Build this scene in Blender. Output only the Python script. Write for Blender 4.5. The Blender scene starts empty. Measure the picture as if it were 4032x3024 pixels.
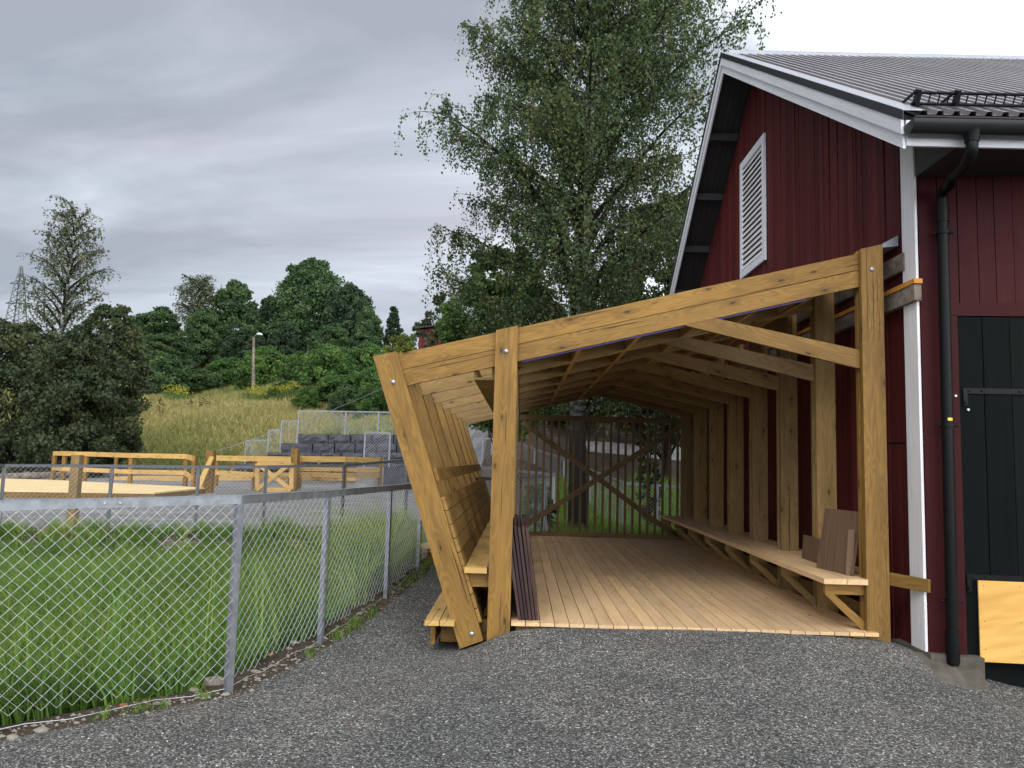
import bpy, math, random
import numpy as np
from mathutils import Vector, Matrix

SC = bpy.context.scene
COL = SC.collection
R = math.radians
# ------------------------------------------------------------------ camera
F_PX = 3030.0; CX, CY = 2016.0, 1512.0; D0 = 6.76; CZ = 1.37
_ey = np.array([32, 301, F_PX]); _ey = _ey/np.linalg.norm(_ey)
_r = .026
_ex = np.array([math.cos(_r), math.sin(_r), -(_ey[0]*math.cos(_r)+_ey[1]*math.sin(_r))/_ey[2]]); _ex /= np.linalg.norm(_ex)
_ez = -np.cross(_ey, _ex)
if _ez[1] > 0: _ez = -_ez
M3 = np.array([_ex, _ey, _ez]).T          # photo camera axes = M3 @ world
cam = bpy.data.cameras.new('camera'); co = bpy.data.objects.new('camera', cam); COL.objects.link(co)
cam.sensor_width = 36; cam.lens = F_PX/4032*36; cam.clip_end = 3000; cam.clip_start = .05
right = Vector(M3[0]); up = -Vector(M3[1]); back = -Vector(M3[2])
mw = Matrix((right, up, back)).transposed().to_4x4(); mw.translation = Vector((0, -D0, CZ))
co.matrix_world = mw
SC.camera = co
SC.view_settings.view_transform = 'Standard'; SC.view_settings.look = 'None'
SC.view_settings.exposure = 0.27; SC.view_settings.gamma = 1.0; SC.view_settings.use_curve_mapping = False

# ------------------------------------------------------------------ sky and sun
SUN_EL, SUN_AZ = 42, 205       # azimuth measured clockwise from +Y
wd = bpy.data.worlds.new('World'); SC.world = wd; wd.use_nodes = True
def build_world():
    nt = wd.node_tree; n = nt.nodes; l = nt.links; n.clear()
    out = n.new('ShaderNodeOutputWorld'); bg = n.new('ShaderNodeBackground'); bg.inputs[1].default_value = .1
    sky = n.new('ShaderNodeTexSky'); sky.sky_type = 'NISHITA'; sky.sun_disc = False
    sky.sun_elevation = R(SUN_EL); sky.sun_rotation = R(SUN_AZ)
    tc = n.new('ShaderNodeTexCoord'); sep = n.new('ShaderNodeSeparateXYZ'); l.new(tc.outputs['Generated'], sep.inputs[0])
    def math_(op, a, b=None, c=None, clamp=False):
        m = n.new('ShaderNodeMath'); m.operation = op; m.use_clamp = clamp
        for i, v in enumerate((a, b, c)):
            if v is None: continue
            if isinstance(v, (int, float)): m.inputs[i].default_value = v
            else: l.new(v, m.inputs[i])
        return m.outputs[0]
    z = math_('ADD', math_('MAXIMUM', sep.outputs[2], 0.0), .28)
    px = math_('DIVIDE', sep.outputs[0], z); py = math_('DIVIDE', sep.outputs[1], z)
    cmb = n.new('ShaderNodeCombineXYZ'); l.new(px, cmb.inputs[0]); l.new(py, cmb.inputs[1])
    mp = n.new('ShaderNodeMapping'); l.new(cmb.outputs[0], mp.inputs[0]); mp.inputs['Rotation'].default_value = (0, 0, R(-62)); mp.inputs['Scale'].default_value = (.62, 2.0, 1); mp.inputs['Location'].default_value = (3.3, 1.7, 0)
    n1 = n.new('ShaderNodeTexNoise'); l.new(mp.outputs[0], n1.inputs[0]); n1.inputs['Scale'].default_value = 1.25; n1.inputs['Detail'].default_value = 8; n1.inputs['Roughness'].default_value = .52; n1.inputs['Distortion'].default_value = .6
    n2 = n.new('ShaderNodeTexNoise'); l.new(cmb.outputs[0], n2.inputs[0]); n2.inputs['Scale'].default_value = .8; n2.inputs['Detail'].default_value = 3
    # a thin bright part of the cloud cover to the right, heavier cloud to the left
    grad = math_('MULTIPLY_ADD', sep.outputs[0], 1.0, .0)
    f = math_('ADD', math_('MULTIPLY_ADD', n1.outputs[0], 2.1, -.55), math_('MULTIPLY_ADD', n2.outputs[0], .30, -.15))
    f = math_('ADD', f, math_('MULTIPLY', grad, .60))
    zen = math_('MULTIPLY', sep.outputs[2], -.10); f = math_('ADD', f, zen, clamp=True)
    rp = n.new('ShaderNodeValToRGB'); l.new(f, rp.inputs[0]); e = rp.color_ramp.elements
    e[0].position = .05; e[0].color = (.215, .225, .255, 1)
    e[1].position = 1.0; e[1].color = (.76, .765, .745, 1)
    a = e.new(.42); a.color = (.33, .34, .375, 1)
    a = e.new(.62); a.color = (.45, .455, .485, 1)
    a = e.new(.80); a.color = (.64, .65, .67, 1)
    n3 = n.new('ShaderNodeTexNoise'); l.new(mp.outputs[0], n3.inputs[0]); n3.inputs['Scale'].default_value = 1.9; n3.inputs['Detail'].default_value = 4
    r3 = n.new('ShaderNodeValToRGB'); l.new(n3.outputs[0], r3.inputs[0]); r3.color_ramp.elements[0].position = .35; r3.color_ramp.elements[0].color = (.94, 1.0, 1.02, 1); r3.color_ramp.elements[1].position = .65; r3.color_ramp.elements[1].color = (1.0, .995, 1.015, 1)
    mt = n.new('ShaderNodeVectorMath'); mt.operation = 'MULTIPLY'; l.new(rp.outputs[0], mt.inputs[0]); l.new(r3.outputs[0], mt.inputs[1])
    sc = n.new('ShaderNodeVectorMath'); sc.operation = 'SCALE'; l.new(mt.outputs[0], sc.inputs[0]); sc.inputs['Scale'].default_value = 17.5
    # unseen sky behind the camera boosted, added fill for the shelter front and interior
    bk = math_('MULTIPLY_ADD', math_('MAXIMUM', math_('MULTIPLY', sep.outputs[1], -1.0), 0.0), 3.4, 1.0)
    sc2 = n.new('ShaderNodeVectorMath'); sc2.operation = 'SCALE'; l.new(sc.outputs[0], sc2.inputs[0]); l.new(bk, sc2.inputs['Scale'])
    mx = n.new('ShaderNodeMix'); mx.data_type = 'RGBA'; mx.inputs[0].default_value = .93
    l.new(sky.outputs[0], mx.inputs[6]); l.new(sc2.outputs[0], mx.inputs[7]); l.new(mx.outputs[2], bg.inputs[0]); l.new(bg.outputs[0], out.inputs[0])
build_world()
sl = bpy.data.lights.new('sun', 'SUN'); sl.energy = 1.0; sl.angle = R(22); sl.color = (1, .96, .9)
so = bpy.data.objects.new('sun', sl); COL.objects.link(so)
_sd = Vector((math.sin(R(SUN_AZ))*math.cos(R(SUN_EL)), math.cos(R(SUN_AZ))*math.cos(R(SUN_EL)), math.sin(R(SUN_EL))))
so.rotation_euler = _sd.to_track_quat('Z', 'Y').to_euler()

# ------------------------------------------------------------------ measuring helpers: a photo direction meets a real plane
SCL = 4032/2212
def ray(u, v):
    return M3.T @ np.array([(u*SCL-CX)/F_PX, (v*SCL-CY)/F_PX, 1.0])
C0 = np.array([0, -D0, CZ])
def atD(u, v, d): r = ray(u, v); return C0 + r*(d/r[1])
def atX(u, v, X): r = ray(u, v); return C0 + r*(X/r[0])
def atZ(u, v, Z): r = ray(u, v); return C0 + r*((Z-CZ)/r[2])
def atP(u, v, p, nrm):
    r = ray(u, v); return C0 + r*(np.dot(np.array(p)-C0, nrm)/np.dot(r, nrm))
def sst(a, b, x):
    t = np.clip((np.asarray(x, float)-a)/(b-a), 0, 1); return t*t*(3-2*t)

# ------------------------------------------------------------------ materials
def newmat(name):
    m = bpy.data.materials.new(name); m.use_nodes = True; n = m.node_tree.nodes; n.clear()
    o = n.new('ShaderNodeOutputMaterial'); b = n.new('ShaderNodeBsdfPrincipled'); m.node_tree.links.new(b.outputs[0], o.inputs[0])
    return m, m.node_tree, b, o
class NT:
    def __init__(s, nt): s.nt = nt; s.n = nt.nodes; s.l = nt.links
    def put(s, sock, v):
        if isinstance(v, bpy.types.NodeSocket): s.l.new(v, sock)
        elif isinstance(v, (int, float)): sock.default_value = v
        else:
            sock.default_value = v if len(v) == len(sock.default_value) else tuple(v)+(1,)
    def m(s, op, a, b=None, c=None, clamp=False):
        x = s.n.new('ShaderNodeMath'); x.operation = op; x.use_clamp = clamp
        for i, v in enumerate((a, b, c)):
            if v is not None: s.put(x.inputs[i], v)
        return x.outputs[0]
    def mix(s, f, a, b, typ='MIX'):
        x = s.n.new('ShaderNodeMix'); x.data_type = 'RGBA'; x.blend_type = typ
        s.put(x.inputs[0], f); s.put(x.inputs[6], a); s.put(x.inputs[7], b); return x.outputs[2]
    def ramp(s, f, stops):
        x = s.n.new('ShaderNodeValToRGB'); s.l.new(f, x.inputs[0]); e = x.color_ramp.elements
        full = lambda c: (c, c, c, 1) if isinstance(c, (int, float)) else tuple(c)+(1,)
        e[1].position = stops[-1][0]; e[1].color = full(stops[-1][1]); e[0].position = stops[0][0]; e[0].color = full(stops[0][1])
        for p, c in stops[1:-1]:
            k = e.new(p); k.color = full(c)
        return x.outputs[0]
    def noise(s, vec, scale, detail=2, rough=.5, dist=0):
        x = s.n.new('ShaderNodeTexNoise'); s.l.new(vec, x.inputs[0]); x.inputs['Scale'].default_value = scale
        x.inputs['Detail'].default_value = detail; x.inputs['Roughness'].default_value = rough; x.inputs['Distortion'].default_value = dist
        return x.outputs[0]
    def voro(s, vec, scale, out=0, feat='F1'):
        x = s.n.new('ShaderNodeTexVoronoi'); x.feature = feat; s.l.new(vec, x.inputs['Vector']); x.inputs['Scale'].default_value = scale
        return x.outputs[out] if out != 'both' else (x.outputs[0], x.outputs[1])
    def map(s, vec, scale=(1, 1, 1), loc=(0, 0, 0), rot=(0, 0, 0)):
        x = s.n.new('ShaderNodeMapping'); s.l.new(vec, x.inputs[0]); x.inputs['Scale'].default_value = scale
        x.inputs['Location'].default_value = loc; x.inputs['Rotation'].default_value = rot; return x.outputs[0]
    def attr(s, name): x = s.n.new('ShaderNodeAttribute'); x.attribute_name = name; return x.outputs['Vector']
    def sep(s, v): x = s.n.new('ShaderNodeSeparateXYZ'); s.l.new(v, x.inputs[0]); return x.outputs
    def comb(s, a, b, c):
        x = s.n.new('ShaderNodeCombineXYZ')
        for i, v in enumerate((a, b, c)): s.put(x.inputs[i], v)
        return x.outputs[0]
    def pos(s): return s.n.new('ShaderNodeNewGeometry').outputs['Position']
    def obj(s): return s.n.new('ShaderNodeTexCoord').outputs['Object']
    def bump(s, h, strength, dist, b):
        x = s.n.new('ShaderNodeBump'); s.put(x.inputs['Strength'], strength); x.inputs['Distance'].default_value = dist
        s.l.new(h, x.inputs['Height']); s.l.new(x.outputs[0], b.inputs['Normal']); return x

def wood(name, c_light, c_dark, cracks=.75, knot=(.05, .025, .01), rough=.62, knots=1.0, var=.25, worn=None, grain=1.0, spec=.3):
    mat, nt, b, o = newmat(name); N = NT(nt)
    g = N.attr('g'); x, y, z = N.sep(g)
    low = N.noise(N.comb(N.m('MULTIPLY', x, .8), N.m('MULTIPLY', y, 7.0), N.m('MULTIPLY', z, 13.7)), 1.0, 2, .5)
    vn = nt.nodes.new('ShaderNodeTexVoronoi'); vn.voronoi_dimensions = '2D'; vn.inputs['Scale'].default_value = 1.0
    nt.links.new(N.comb(N.m('MULTIPLY_ADD', x, 2.1, N.m('MULTIPLY', z, 37.3)), N.m('MULTIPLY_ADD', y, 5.6, N.m('MULTIPLY', z, 11.9)), 0.0), vn.inputs['Vector']); v = (vn.outputs[0], vn.outputs[1])
    kd = v[0]; kc = N.sep(v[1])[0]
    near = N.m('MULTIPLY', N.ramp(kd, [(0, 1), (.38, 0)]), 1.0)
    rings = N.m('SINE', N.m('MULTIPLY', N.m('ADD', N.m('ADD', low, N.m('MULTIPLY', near, .12)), N.m('MULTIPLY', y, .6)), 95.0*grain))
    fine = N.noise(N.comb(N.m('MULTIPLY', x, 5.0), N.m('MULTIPLY', y, 170.0), z), 1.0, 3, .6)
    f = N.m('ADD', N.m('MULTIPLY_ADD', rings, .20, .38), N.m('MULTIPLY_ADD', fine, .5, -.22), clamp=True)
    col = N.mix(f, c_light, c_dark)
    patch = N.noise(N.comb(N.m('MULTIPLY', x, 1.3), N.m('MULTIPLY', y, 9.0), N.m('MULTIPLY', z, 5.1)), 1.0, 3, .6)
    col = N.mix(N.m('MULTIPLY', N.ramp(patch, [(.45, 0), (.75, 1)]), .45), col, tuple(a*.62 for a in c_dark))
    wn = nt.nodes.new('ShaderNodeTexWhiteNoise'); wn.noise_dimensions = '1D'; nt.links.new(z, wn.inputs['W'])
    bright = N.m('MULTIPLY_ADD', wn.outputs[0], 2*var, 1-var)
    col = N.mix(1.0, col, N.comb(bright, N.m('MULTIPLY_ADD', N.m('SUBTRACT', bright, 1.0), .9, 1.0), N.m('MULTIPLY_ADD', N.m('SUBTRACT', bright, 1.0), .55, 1.0)), 'MULTIPLY')
    ck = N.noise(N.comb(N.m('MULTIPLY', x, .9), N.m('MULTIPLY', y, 55.0), N.m('MULTIPLY', z, 21.0)), 1.0, 1, .4)
    col = N.mix(N.m('MULTIPLY', N.ramp(ck, [(.70, 0), (.725, 1)]), cracks), col, tuple(a*.18 for a in c_dark))
    st2 = N.noise(N.comb(N.m('MULTIPLY', x, .55), N.m('MULTIPLY', y, 3.0), N.m('MULTIPLY', z, 3.3)), 1.0, 4, .6)
    col = N.mix(N.m('MULTIPLY', N.ramp(st2, [(.48, 0), (.66, 1)]), .38), col, tuple(a*.8 for a in c_dark))
    if knots:
        km = N.m('MULTIPLY', N.ramp(kd, [(.03, 1), (.085, 0)]), N.ramp(kc, [(.45, 0), (.55, .9*knots)]))
        halo = N.m('MULTIPLY', N.ramp(kd, [(.06, 1), (.34, 0)]), N.ramp(kc, [(.45, 0), (.7, .38*knots)]))
        col = N.mix(halo, col, tuple(a*.5 for a in c_dark)); col = N.mix(km, col, knot)
    if worn:
        w = N.noise(N.obj(), 3.0, 5, .7); col = N.mix(N.ramp(w, [(.45, 0), (.62, 1)]), col, worn)
    nt.links.new(col, b.inputs['Base Color']); b.inputs['Roughness'].default_value = rough; b.inputs['Specular IOR Level'].default_value = spec*.7
    N.bump(N.m('ADD', fine, N.m('MULTIPLY', rings, .12)), .35, .0025, b)
    return mat

def paint(name, col, col2, rough=.6, scale=3.0, streak=True, chips=None, var=.12, spec=.3, bumpd=.0015):
    """painted boards: colour varies a little per board (g.z), with vertical weathering streaks"""
    mat, nt, b, o = newmat(name); N = NT(nt)
    g = N.attr('g'); x, y, z = N.sep(g)
    st = N.noise(N.comb(N.m('MULTIPLY', x, 1.2), N.m('MULTIPLY', y, 26.0), N.m('MULTIPLY', z, 9.0)), 1.0, 4, .65)
    c = N.mix(N.ramp(st, [(.3, 0), (.75, 1)]), col, col2)
    ln = N.noise(N.comb(N.m('MULTIPLY', x, 4), N.m('MULTIPLY', y, 190), z), 1.0, 2, .6)
    c = N.mix(N.m('MULTIPLY', N.ramp(ln, [(.3, 1), (.5, 0)]), .35), c, tuple(a*.45 for a in col))
    wn = nt.nodes.new('ShaderNodeTexWhiteNoise'); wn.noise_dimensions = '1D'; nt.links.new(z, wn.inputs['W'])
    br = N.m('MULTIPLY_ADD', wn.outputs[0], 2*var, 1-var)
    c = N.mix(1.0, c, N.comb(br, br, br), 'MULTIPLY')
    if chips:
        ch = N.noise(N.comb(N.m('MULTIPLY', x, 9), N.m('MULTIPLY', y, 34), N.m('MULTIPLY', z, 7)), 1.0, 5, .7)
        c = N.mix(N.ramp(ch, [(chips[1], 0), (chips[1]+.04, 1)]), c, chips[0])
    nt.links.new(c, b.inputs['Base Color']); b.inputs['Roughness'].default_value = rough; b.inputs['Specular IOR Level'].default_value = spec
    N.bump(N.m('ADD', ln, st), .4, bumpd, b)
    return mat

def plain(name, col, rough=.5, metal=0.0, nscale=8.0, nvar=.25, bumpd=.0, spec=.5, detail=4, col2=None):
    mat, nt, b, o = newmat(name); N = NT(nt)
    ns = N.noise(N.obj(), nscale, detail, .6)
    c2 = col2 or tuple(a*(1-nvar*1.6) for a in col)
    c = N.mix(N.ramp(ns, [(.3, 0), (.72, 1)]), col, c2)
    nt.links.new(c, b.inputs['Base Color']); b.inputs['Metallic'].default_value = metal; b.inputs['Roughness'].default_value = rough
    b.inputs['Specular IOR Level'].default_value = spec
    if bumpd: N.bump(N.noise(N.obj(), nscale*3, 5, .65), .6, bumpd, b)
    return mat

def leafmat(name, c1, c2, c3, trans=.35, dark=(.015, .03, .008)):
    mat, nt, b, o = newmat(name); N = NT(nt)
    x, y, z = N.sep(N.attr('g'))       # x per leaf, y per clump
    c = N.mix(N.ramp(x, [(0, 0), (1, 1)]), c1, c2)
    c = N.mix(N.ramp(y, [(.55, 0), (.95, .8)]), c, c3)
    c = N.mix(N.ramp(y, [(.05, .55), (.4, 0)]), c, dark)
    nt.links.new(c, b.inputs['Base Color']); b.inputs['Roughness'].default_value = .55; b.inputs['Specular IOR Level'].default_value = .25
    tr = nt.nodes.new('ShaderNodeBsdfTranslucent'); nt.links.new(c, tr.inputs[0])
    ms = nt.nodes.new('ShaderNodeMixShader'); ms.inputs[0].default_value = trans
    nt.links.new(b.outputs[0], ms.inputs[1]); nt.links.new(tr.outputs[0], ms.inputs[2]); nt.links.new(ms.outputs[0], o.inputs[0])
    return mat

MT = {}
MT['treated'] = wood('treated_pine', (.285, .158, .038), (.130, .069, .018), var=.20)
MT['treated_dark'] = wood('treated_pine_brown', (.30, .170, .048), (.155, .086, .024), var=.2)
MT['inner'] = wood('treated_pine_inside', (.335, .215, .085), (.19, .12, .044), var=.2)
MT['screen'] = wood('screen_pine', (.20, .125, .052), (.115, .07, .030), var=.25)
MT['deck'] = wood('deck_pine', (.66, .452, .250), (.53, .35, .180), cracks=.1, knots=.3, var=.14, rough=.7)
MT['new'] = wood('fresh_pine', (.56, .36, .13), (.43, .26, .08), var=.12)
MT['orange'] = wood('orange_pine', (.60, .27, .05), (.45, .18, .03), var=.06)
MT['pale'] = wood('pale_deck', (.80, .62, .33), (.70, .50, .24), knots=.3, var=.06, rough=.75)
MT['grey_wood'] = wood('weathered_timber', (.22, .17, .13), (.07, .05, .035), var=.2, worn=(.25, .21, .17), rough=.85)
MT['brown_panel'] = wood('brown_plywood', (.075, .040, .034), (.040, .022, .020), knots=0, var=.35, rough=.55, grain=.5)
MT['brown_sheet'] = wood('brown_sheet', (.17, .105, .06), (.11, .065, .038), knots=0, var=.12, rough=.6, grain=.15, spec=.4)
MT['plywood'] = wood('yellow_plywood', (.74, .44, .12), (.58, .30, .07), cracks=0, knots=0, var=.02, grain=.13, rough=.55)
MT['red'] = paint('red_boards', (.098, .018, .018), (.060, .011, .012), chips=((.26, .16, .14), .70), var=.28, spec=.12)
MT['red_shaded'] = paint('red_shaded_boards', (.050, .009, .0095), (.032, .006, .007), chips=((.16, .09, .08), .76), var=.15, spec=.1)  # same barn red, darkened: the facade's shade is put into the colour
MT['white'] = paint('white_boards', (.78, .76, .75), (.62, .60, .58), chips=((.2, .17, .14), .72), var=.04)
MT['white_clean'] = paint('white_trim', (.70, .71, .72), (.60, .60, .61), var=.03)
MT['black_door'] = paint('black_green_boards', (.0055, .0075, .0065), (.0035, .005, .0045), var=.25, rough=.7, spec=.06)
MT['soffit'] = paint('dark_soffit', (.045, .042, .042), (.03, .028, .028), var=.15)
MT['galv'] = plain('galvanised', (.30, .315, .34), .5, .6, 14, .25)
MT['galv_dark'] = plain('galvanised_dull', (.13, .135, .14), .5, .5, 14, .2)
MT['wire'] = plain('fence_wire', (.55, .56, .58), .42, .3, 20, .1)
MT['bolt'] = plain('zinc_bolt', (.55, .57, .60), .35, .7, 30, .2)
MT['black'] = plain('black_metal', (.005, .005, .005), .42, .0, 8, .2, spec=.14)
MT['gutter'] = plain('dark_gutter', (.018, .018, .019), .4, .0, 6, .2, spec=.3)
MT['membrane'] = plain('roof_membrane', (.10, .08, .32), .55, 0, 5, .2)
MT['roof'] = plain('roof_sheet', (.15, .13, .135), .28, .0, 1.2, .3, spec=.9)
MT['flash'] = plain('grey_flashing', (.34, .35, .38), .4, .3, 5, .1)
MT['concrete'] = plain('concrete', (.115, .10, .075), .9, 0, 5, .4, .012, col2=(.055, .048, .036))
MT['concrete_light'] = plain('concrete_block', (.36, .35, .33), .9, 0, 2.5, .3, .03)
MT['stone'] = plain('dark_stone', (.075, .075, .085), .85, 0, 2.2, .4, .05, col2=(.028, .028, .034))
MT['rock'] = plain('field_rock', (.26, .235, .195), .85, 0, 14, .3, .01, col2=(.20, .17, .13))
MT['rock_red'] = plain('brick_rubble', (.36, .14, .08), .85, 0, 14, .3, .01)
MT['bark_dark'] = plain('dark_bark', (.030, .026, .021), .95, 0, 9, .5, .03, spec=.1, col2=(.015, .013, .012))
MT['yellow'] = plain('yellow_sticker', (.75, .5, .02), .5, 0, 5, .05)
MT['litter'] = plain('leaf_litter', (.06, .035, .02), .9, 0, 9, .5)
MT['far_red'] = MT['red']
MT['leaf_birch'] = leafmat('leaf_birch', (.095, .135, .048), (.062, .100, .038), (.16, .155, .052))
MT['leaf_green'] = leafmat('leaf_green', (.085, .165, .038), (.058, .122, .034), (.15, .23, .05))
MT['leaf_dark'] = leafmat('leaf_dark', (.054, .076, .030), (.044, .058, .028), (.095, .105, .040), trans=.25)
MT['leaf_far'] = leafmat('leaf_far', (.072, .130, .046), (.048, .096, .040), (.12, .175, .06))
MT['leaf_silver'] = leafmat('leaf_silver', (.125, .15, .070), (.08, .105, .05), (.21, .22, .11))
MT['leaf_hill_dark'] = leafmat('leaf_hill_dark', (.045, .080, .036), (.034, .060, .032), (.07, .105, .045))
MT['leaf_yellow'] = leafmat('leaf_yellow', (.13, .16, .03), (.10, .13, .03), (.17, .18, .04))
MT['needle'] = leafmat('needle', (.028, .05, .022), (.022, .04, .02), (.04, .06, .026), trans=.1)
MT['flower'] = leafmat('flower', (.48, .40, .03), (.36, .36, .04), (.22, .28, .04))
MT['dock'] = leafmat('dock', (.09, .035, .02), (.07, .03, .018), (.11, .05, .03))
MT['grass'] = leafmat('grass', (.165, .295, .045), (.10, .205, .034), (.34, .38, .07), trans=.4, dark=(.016, .036, .009))
MT['meadow'] = leafmat('meadow', (.40, .33, .12), (.25, .27, .085), (.50, .38, .17), trans=.3, dark=(.10, .17, .035))

def birch_bark(foot=True):
    mat, nt, b, o = newmat('birch_bark'); N = NT(nt); p = N.obj()
    a = N.noise(N.map(p, (3, 3, 14)), 1.0, 4, .6)
    c = N.mix(N.ramp(a, [(.50, 0), (.56, 1)]), (.44, .43, .41), (.03, .028, .025))
    z = N.sep(p)[2]
    if foot: c = N.mix(N.m('MULTIPLY', N.m('SUBTRACT', 1.0, N.m('DIVIDE', z, 9.0), clamp=True), 1.25, clamp=True), c, (.020, .018, .016))
    nt.links.new(c, b.inputs['Base Color']); b.inputs['Roughness'].default_value = .9; b.inputs['Specular IOR Level'].default_value = .08
    N.bump(a, .7, .02, b); return mat
MT['birch_bark'] = birch_bark(); MT['birch_pale'] = birch_bark(False)

def ground_mat():
    mat, nt, b, o = newmat('ground_surface'); N = NT(nt); p = N.pos()
    mk = N.sep(N.attr('mask'))         # x grass, y soil, z worn pale gravel
    v = N.voro(p, 88.0, 'both'); v2 = N.voro(N.map(p, loc=(3.1, 7.7, 1.3)), 38.0, 'both')
    gc = N.sep(v[1])
    gr = N.ramp(gc[0], [(0, (.036, .037, .034)), (.4, (.102, .102, .095)), (.75, (.182, .180, .168)), (.94, (.32, .315, .295)), (1, (.55, .54, .51))])
    tint = N.ramp(gc[1], [(0, (1.14, .93, .90)), (.25, (1, 1, 1)), (.8, (.94, 1.02, .99)), (1, (1.05, 1.0, .90))])
    gr = N.mix(1.0, gr, tint, 'MULTIPLY')
    gr = N.mix(N.m('MULTIPLY', N.ramp(v[0], [(.25, 0), (.75, 1)]), .65), gr, (.022, .022, .023))
    big = N.noise(p, .55, 5, .6); gr = N.mix(N.m('MULTIPLY', N.ramp(big, [(.38, 0), (.66, 1)]), .6), gr, N.mix(1.0, gr, (1.65, 1.55, 1.46), 'MULTIPLY'))
    big2 = N.noise(N.map(p, loc=(11, 4, 0)), 1.7, 4, .6); gr = N.mix(N.m('MULTIPLY', N.ramp(big2, [(.42, 0), (.72, 1)]), .42), gr, N.mix(1.0, gr, (.52, .53, .55), 'MULTIPLY'))
    brown = N.noise(N.map(p, loc=(5, 9, 2)), .8, 4, .6); gr = N.mix(N.m('MULTIPLY', N.ramp(brown, [(.5, 0), (.7, 1)]), .35), gr, N.mix(1.0, gr, (1.15, .95, .80), 'MULTIPLY'))
    pale = N.mix(N.ramp(N.noise(N.map(p, (.35, 1.1, 1)), 1.1, 7, .75), [(.35, 0), (.65, 1)]), (.13, .125, .12), (.33, .315, .30))
    c = N.mix(mk[2], gr, pale)
    sn = N.noise(p, 11, 6, .7); soil = N.ramp(sn, [(.3, (.028, .020, .013)), (.6, (.085, .062, .042)), (.8, (.17, .13, .095))])
    c = N.mix(N.ramp(N.m('ADD', mk[1], N.m('MULTIPLY_ADD', N.noise(p, 6, 4, .7), .8, -.4)), [(.42, 0), (.58, 1)]), c, soil)
    gn = N.noise(p, .09, 4, .6); gf = N.noise(p, 2.2, 6, .75)
    gcol = N.mix(N.ramp(gn, [(.42, 0), (.60, 1)]), (.17, .16, .040), (.065, .11, .025))
    gcol = N.mix(N.ramp(gf, [(.35, .75), (.65, 0)]), gcol, (.035, .055, .015))
    c = N.mix(N.ramp(N.m('ADD', mk[0], N.m('MULTIPLY_ADD', N.noise(p, 5, 4, .7), .5, -.25)), [(.42, 0), (.58, 1)]), c, gcol)
    nt.links.new(c, b.inputs['Base Color']); b.inputs['Roughness'].default_value = .92; b.inputs['Specular IOR Level'].default_value = .25
    h = N.m('ADD', N.m('MULTIPLY', N.m('SUBTRACT', 1.0, v[0]), .5), N.m('MULTIPLY', N.m('SUBTRACT', 1.0, v2[0]), .6))
    N.bump(h, .9, .016, b)
    return mat
MT['ground'] = ground_mat()

# ------------------------------------------------------------------ mesh helpers
def npobj(name, V, Fc, mat, parent=None, g=None, smooth=False, attr2=None):
    """V (n,3); Fc (m,k) all faces with k corners"""
    V = np.ascontiguousarray(V, dtype=np.float32); Fc = np.ascontiguousarray(Fc, dtype=np.int32); k = Fc.shape[1]
    me = bpy.data.meshes.new(name); me.vertices.add(len(V)); me.vertices.foreach_set('co', V.ravel())
    me.loops.add(Fc.size); me.loops.foreach_set('vertex_index', Fc.ravel())
    me.polygons.add(len(Fc)); me.polygons.foreach_set('loop_start', np.arange(0, Fc.size, k, dtype=np.int32))
    me.polygons.foreach_set('use_smooth', np.full(len(Fc), smooth))
    if g is not None:
        a = me.attributes.new('g', 'FLOAT_VECTOR', 'POINT'); a.data.foreach_set('vector', np.ascontiguousarray(g, dtype=np.float32).ravel())
    if attr2 is not None:
        a = me.attributes.new(attr2[0], 'FLOAT_VECTOR', 'POINT'); a.data.foreach_set('vector', np.ascontiguousarray(attr2[1], dtype=np.float32).ravel())
    me.update(calc_edges=True); me.materials.append(MT[mat])
    o = bpy.data.objects.new(name, me); COL.objects.link(o)
    if parent is not None: o.parent = parent; localize(o, parent)
    return o
def localize(o, parent):
    # builders work in world coordinates; keep the parent's origin as the child's offset
    o.matrix_parent_inverse = Matrix.Translation(-world_loc(parent))
def world_loc(o):
    l = Vector(o.location)
    p = o.parent
    while p is not None:
        l += Vector(p.location) if o.matrix_parent_inverse == Matrix.Identity(4) else Vector((0, 0, 0)); o = p; p = p.parent
    return l if o.parent is None else l
RND = random.Random(5)
A = np.array
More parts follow.
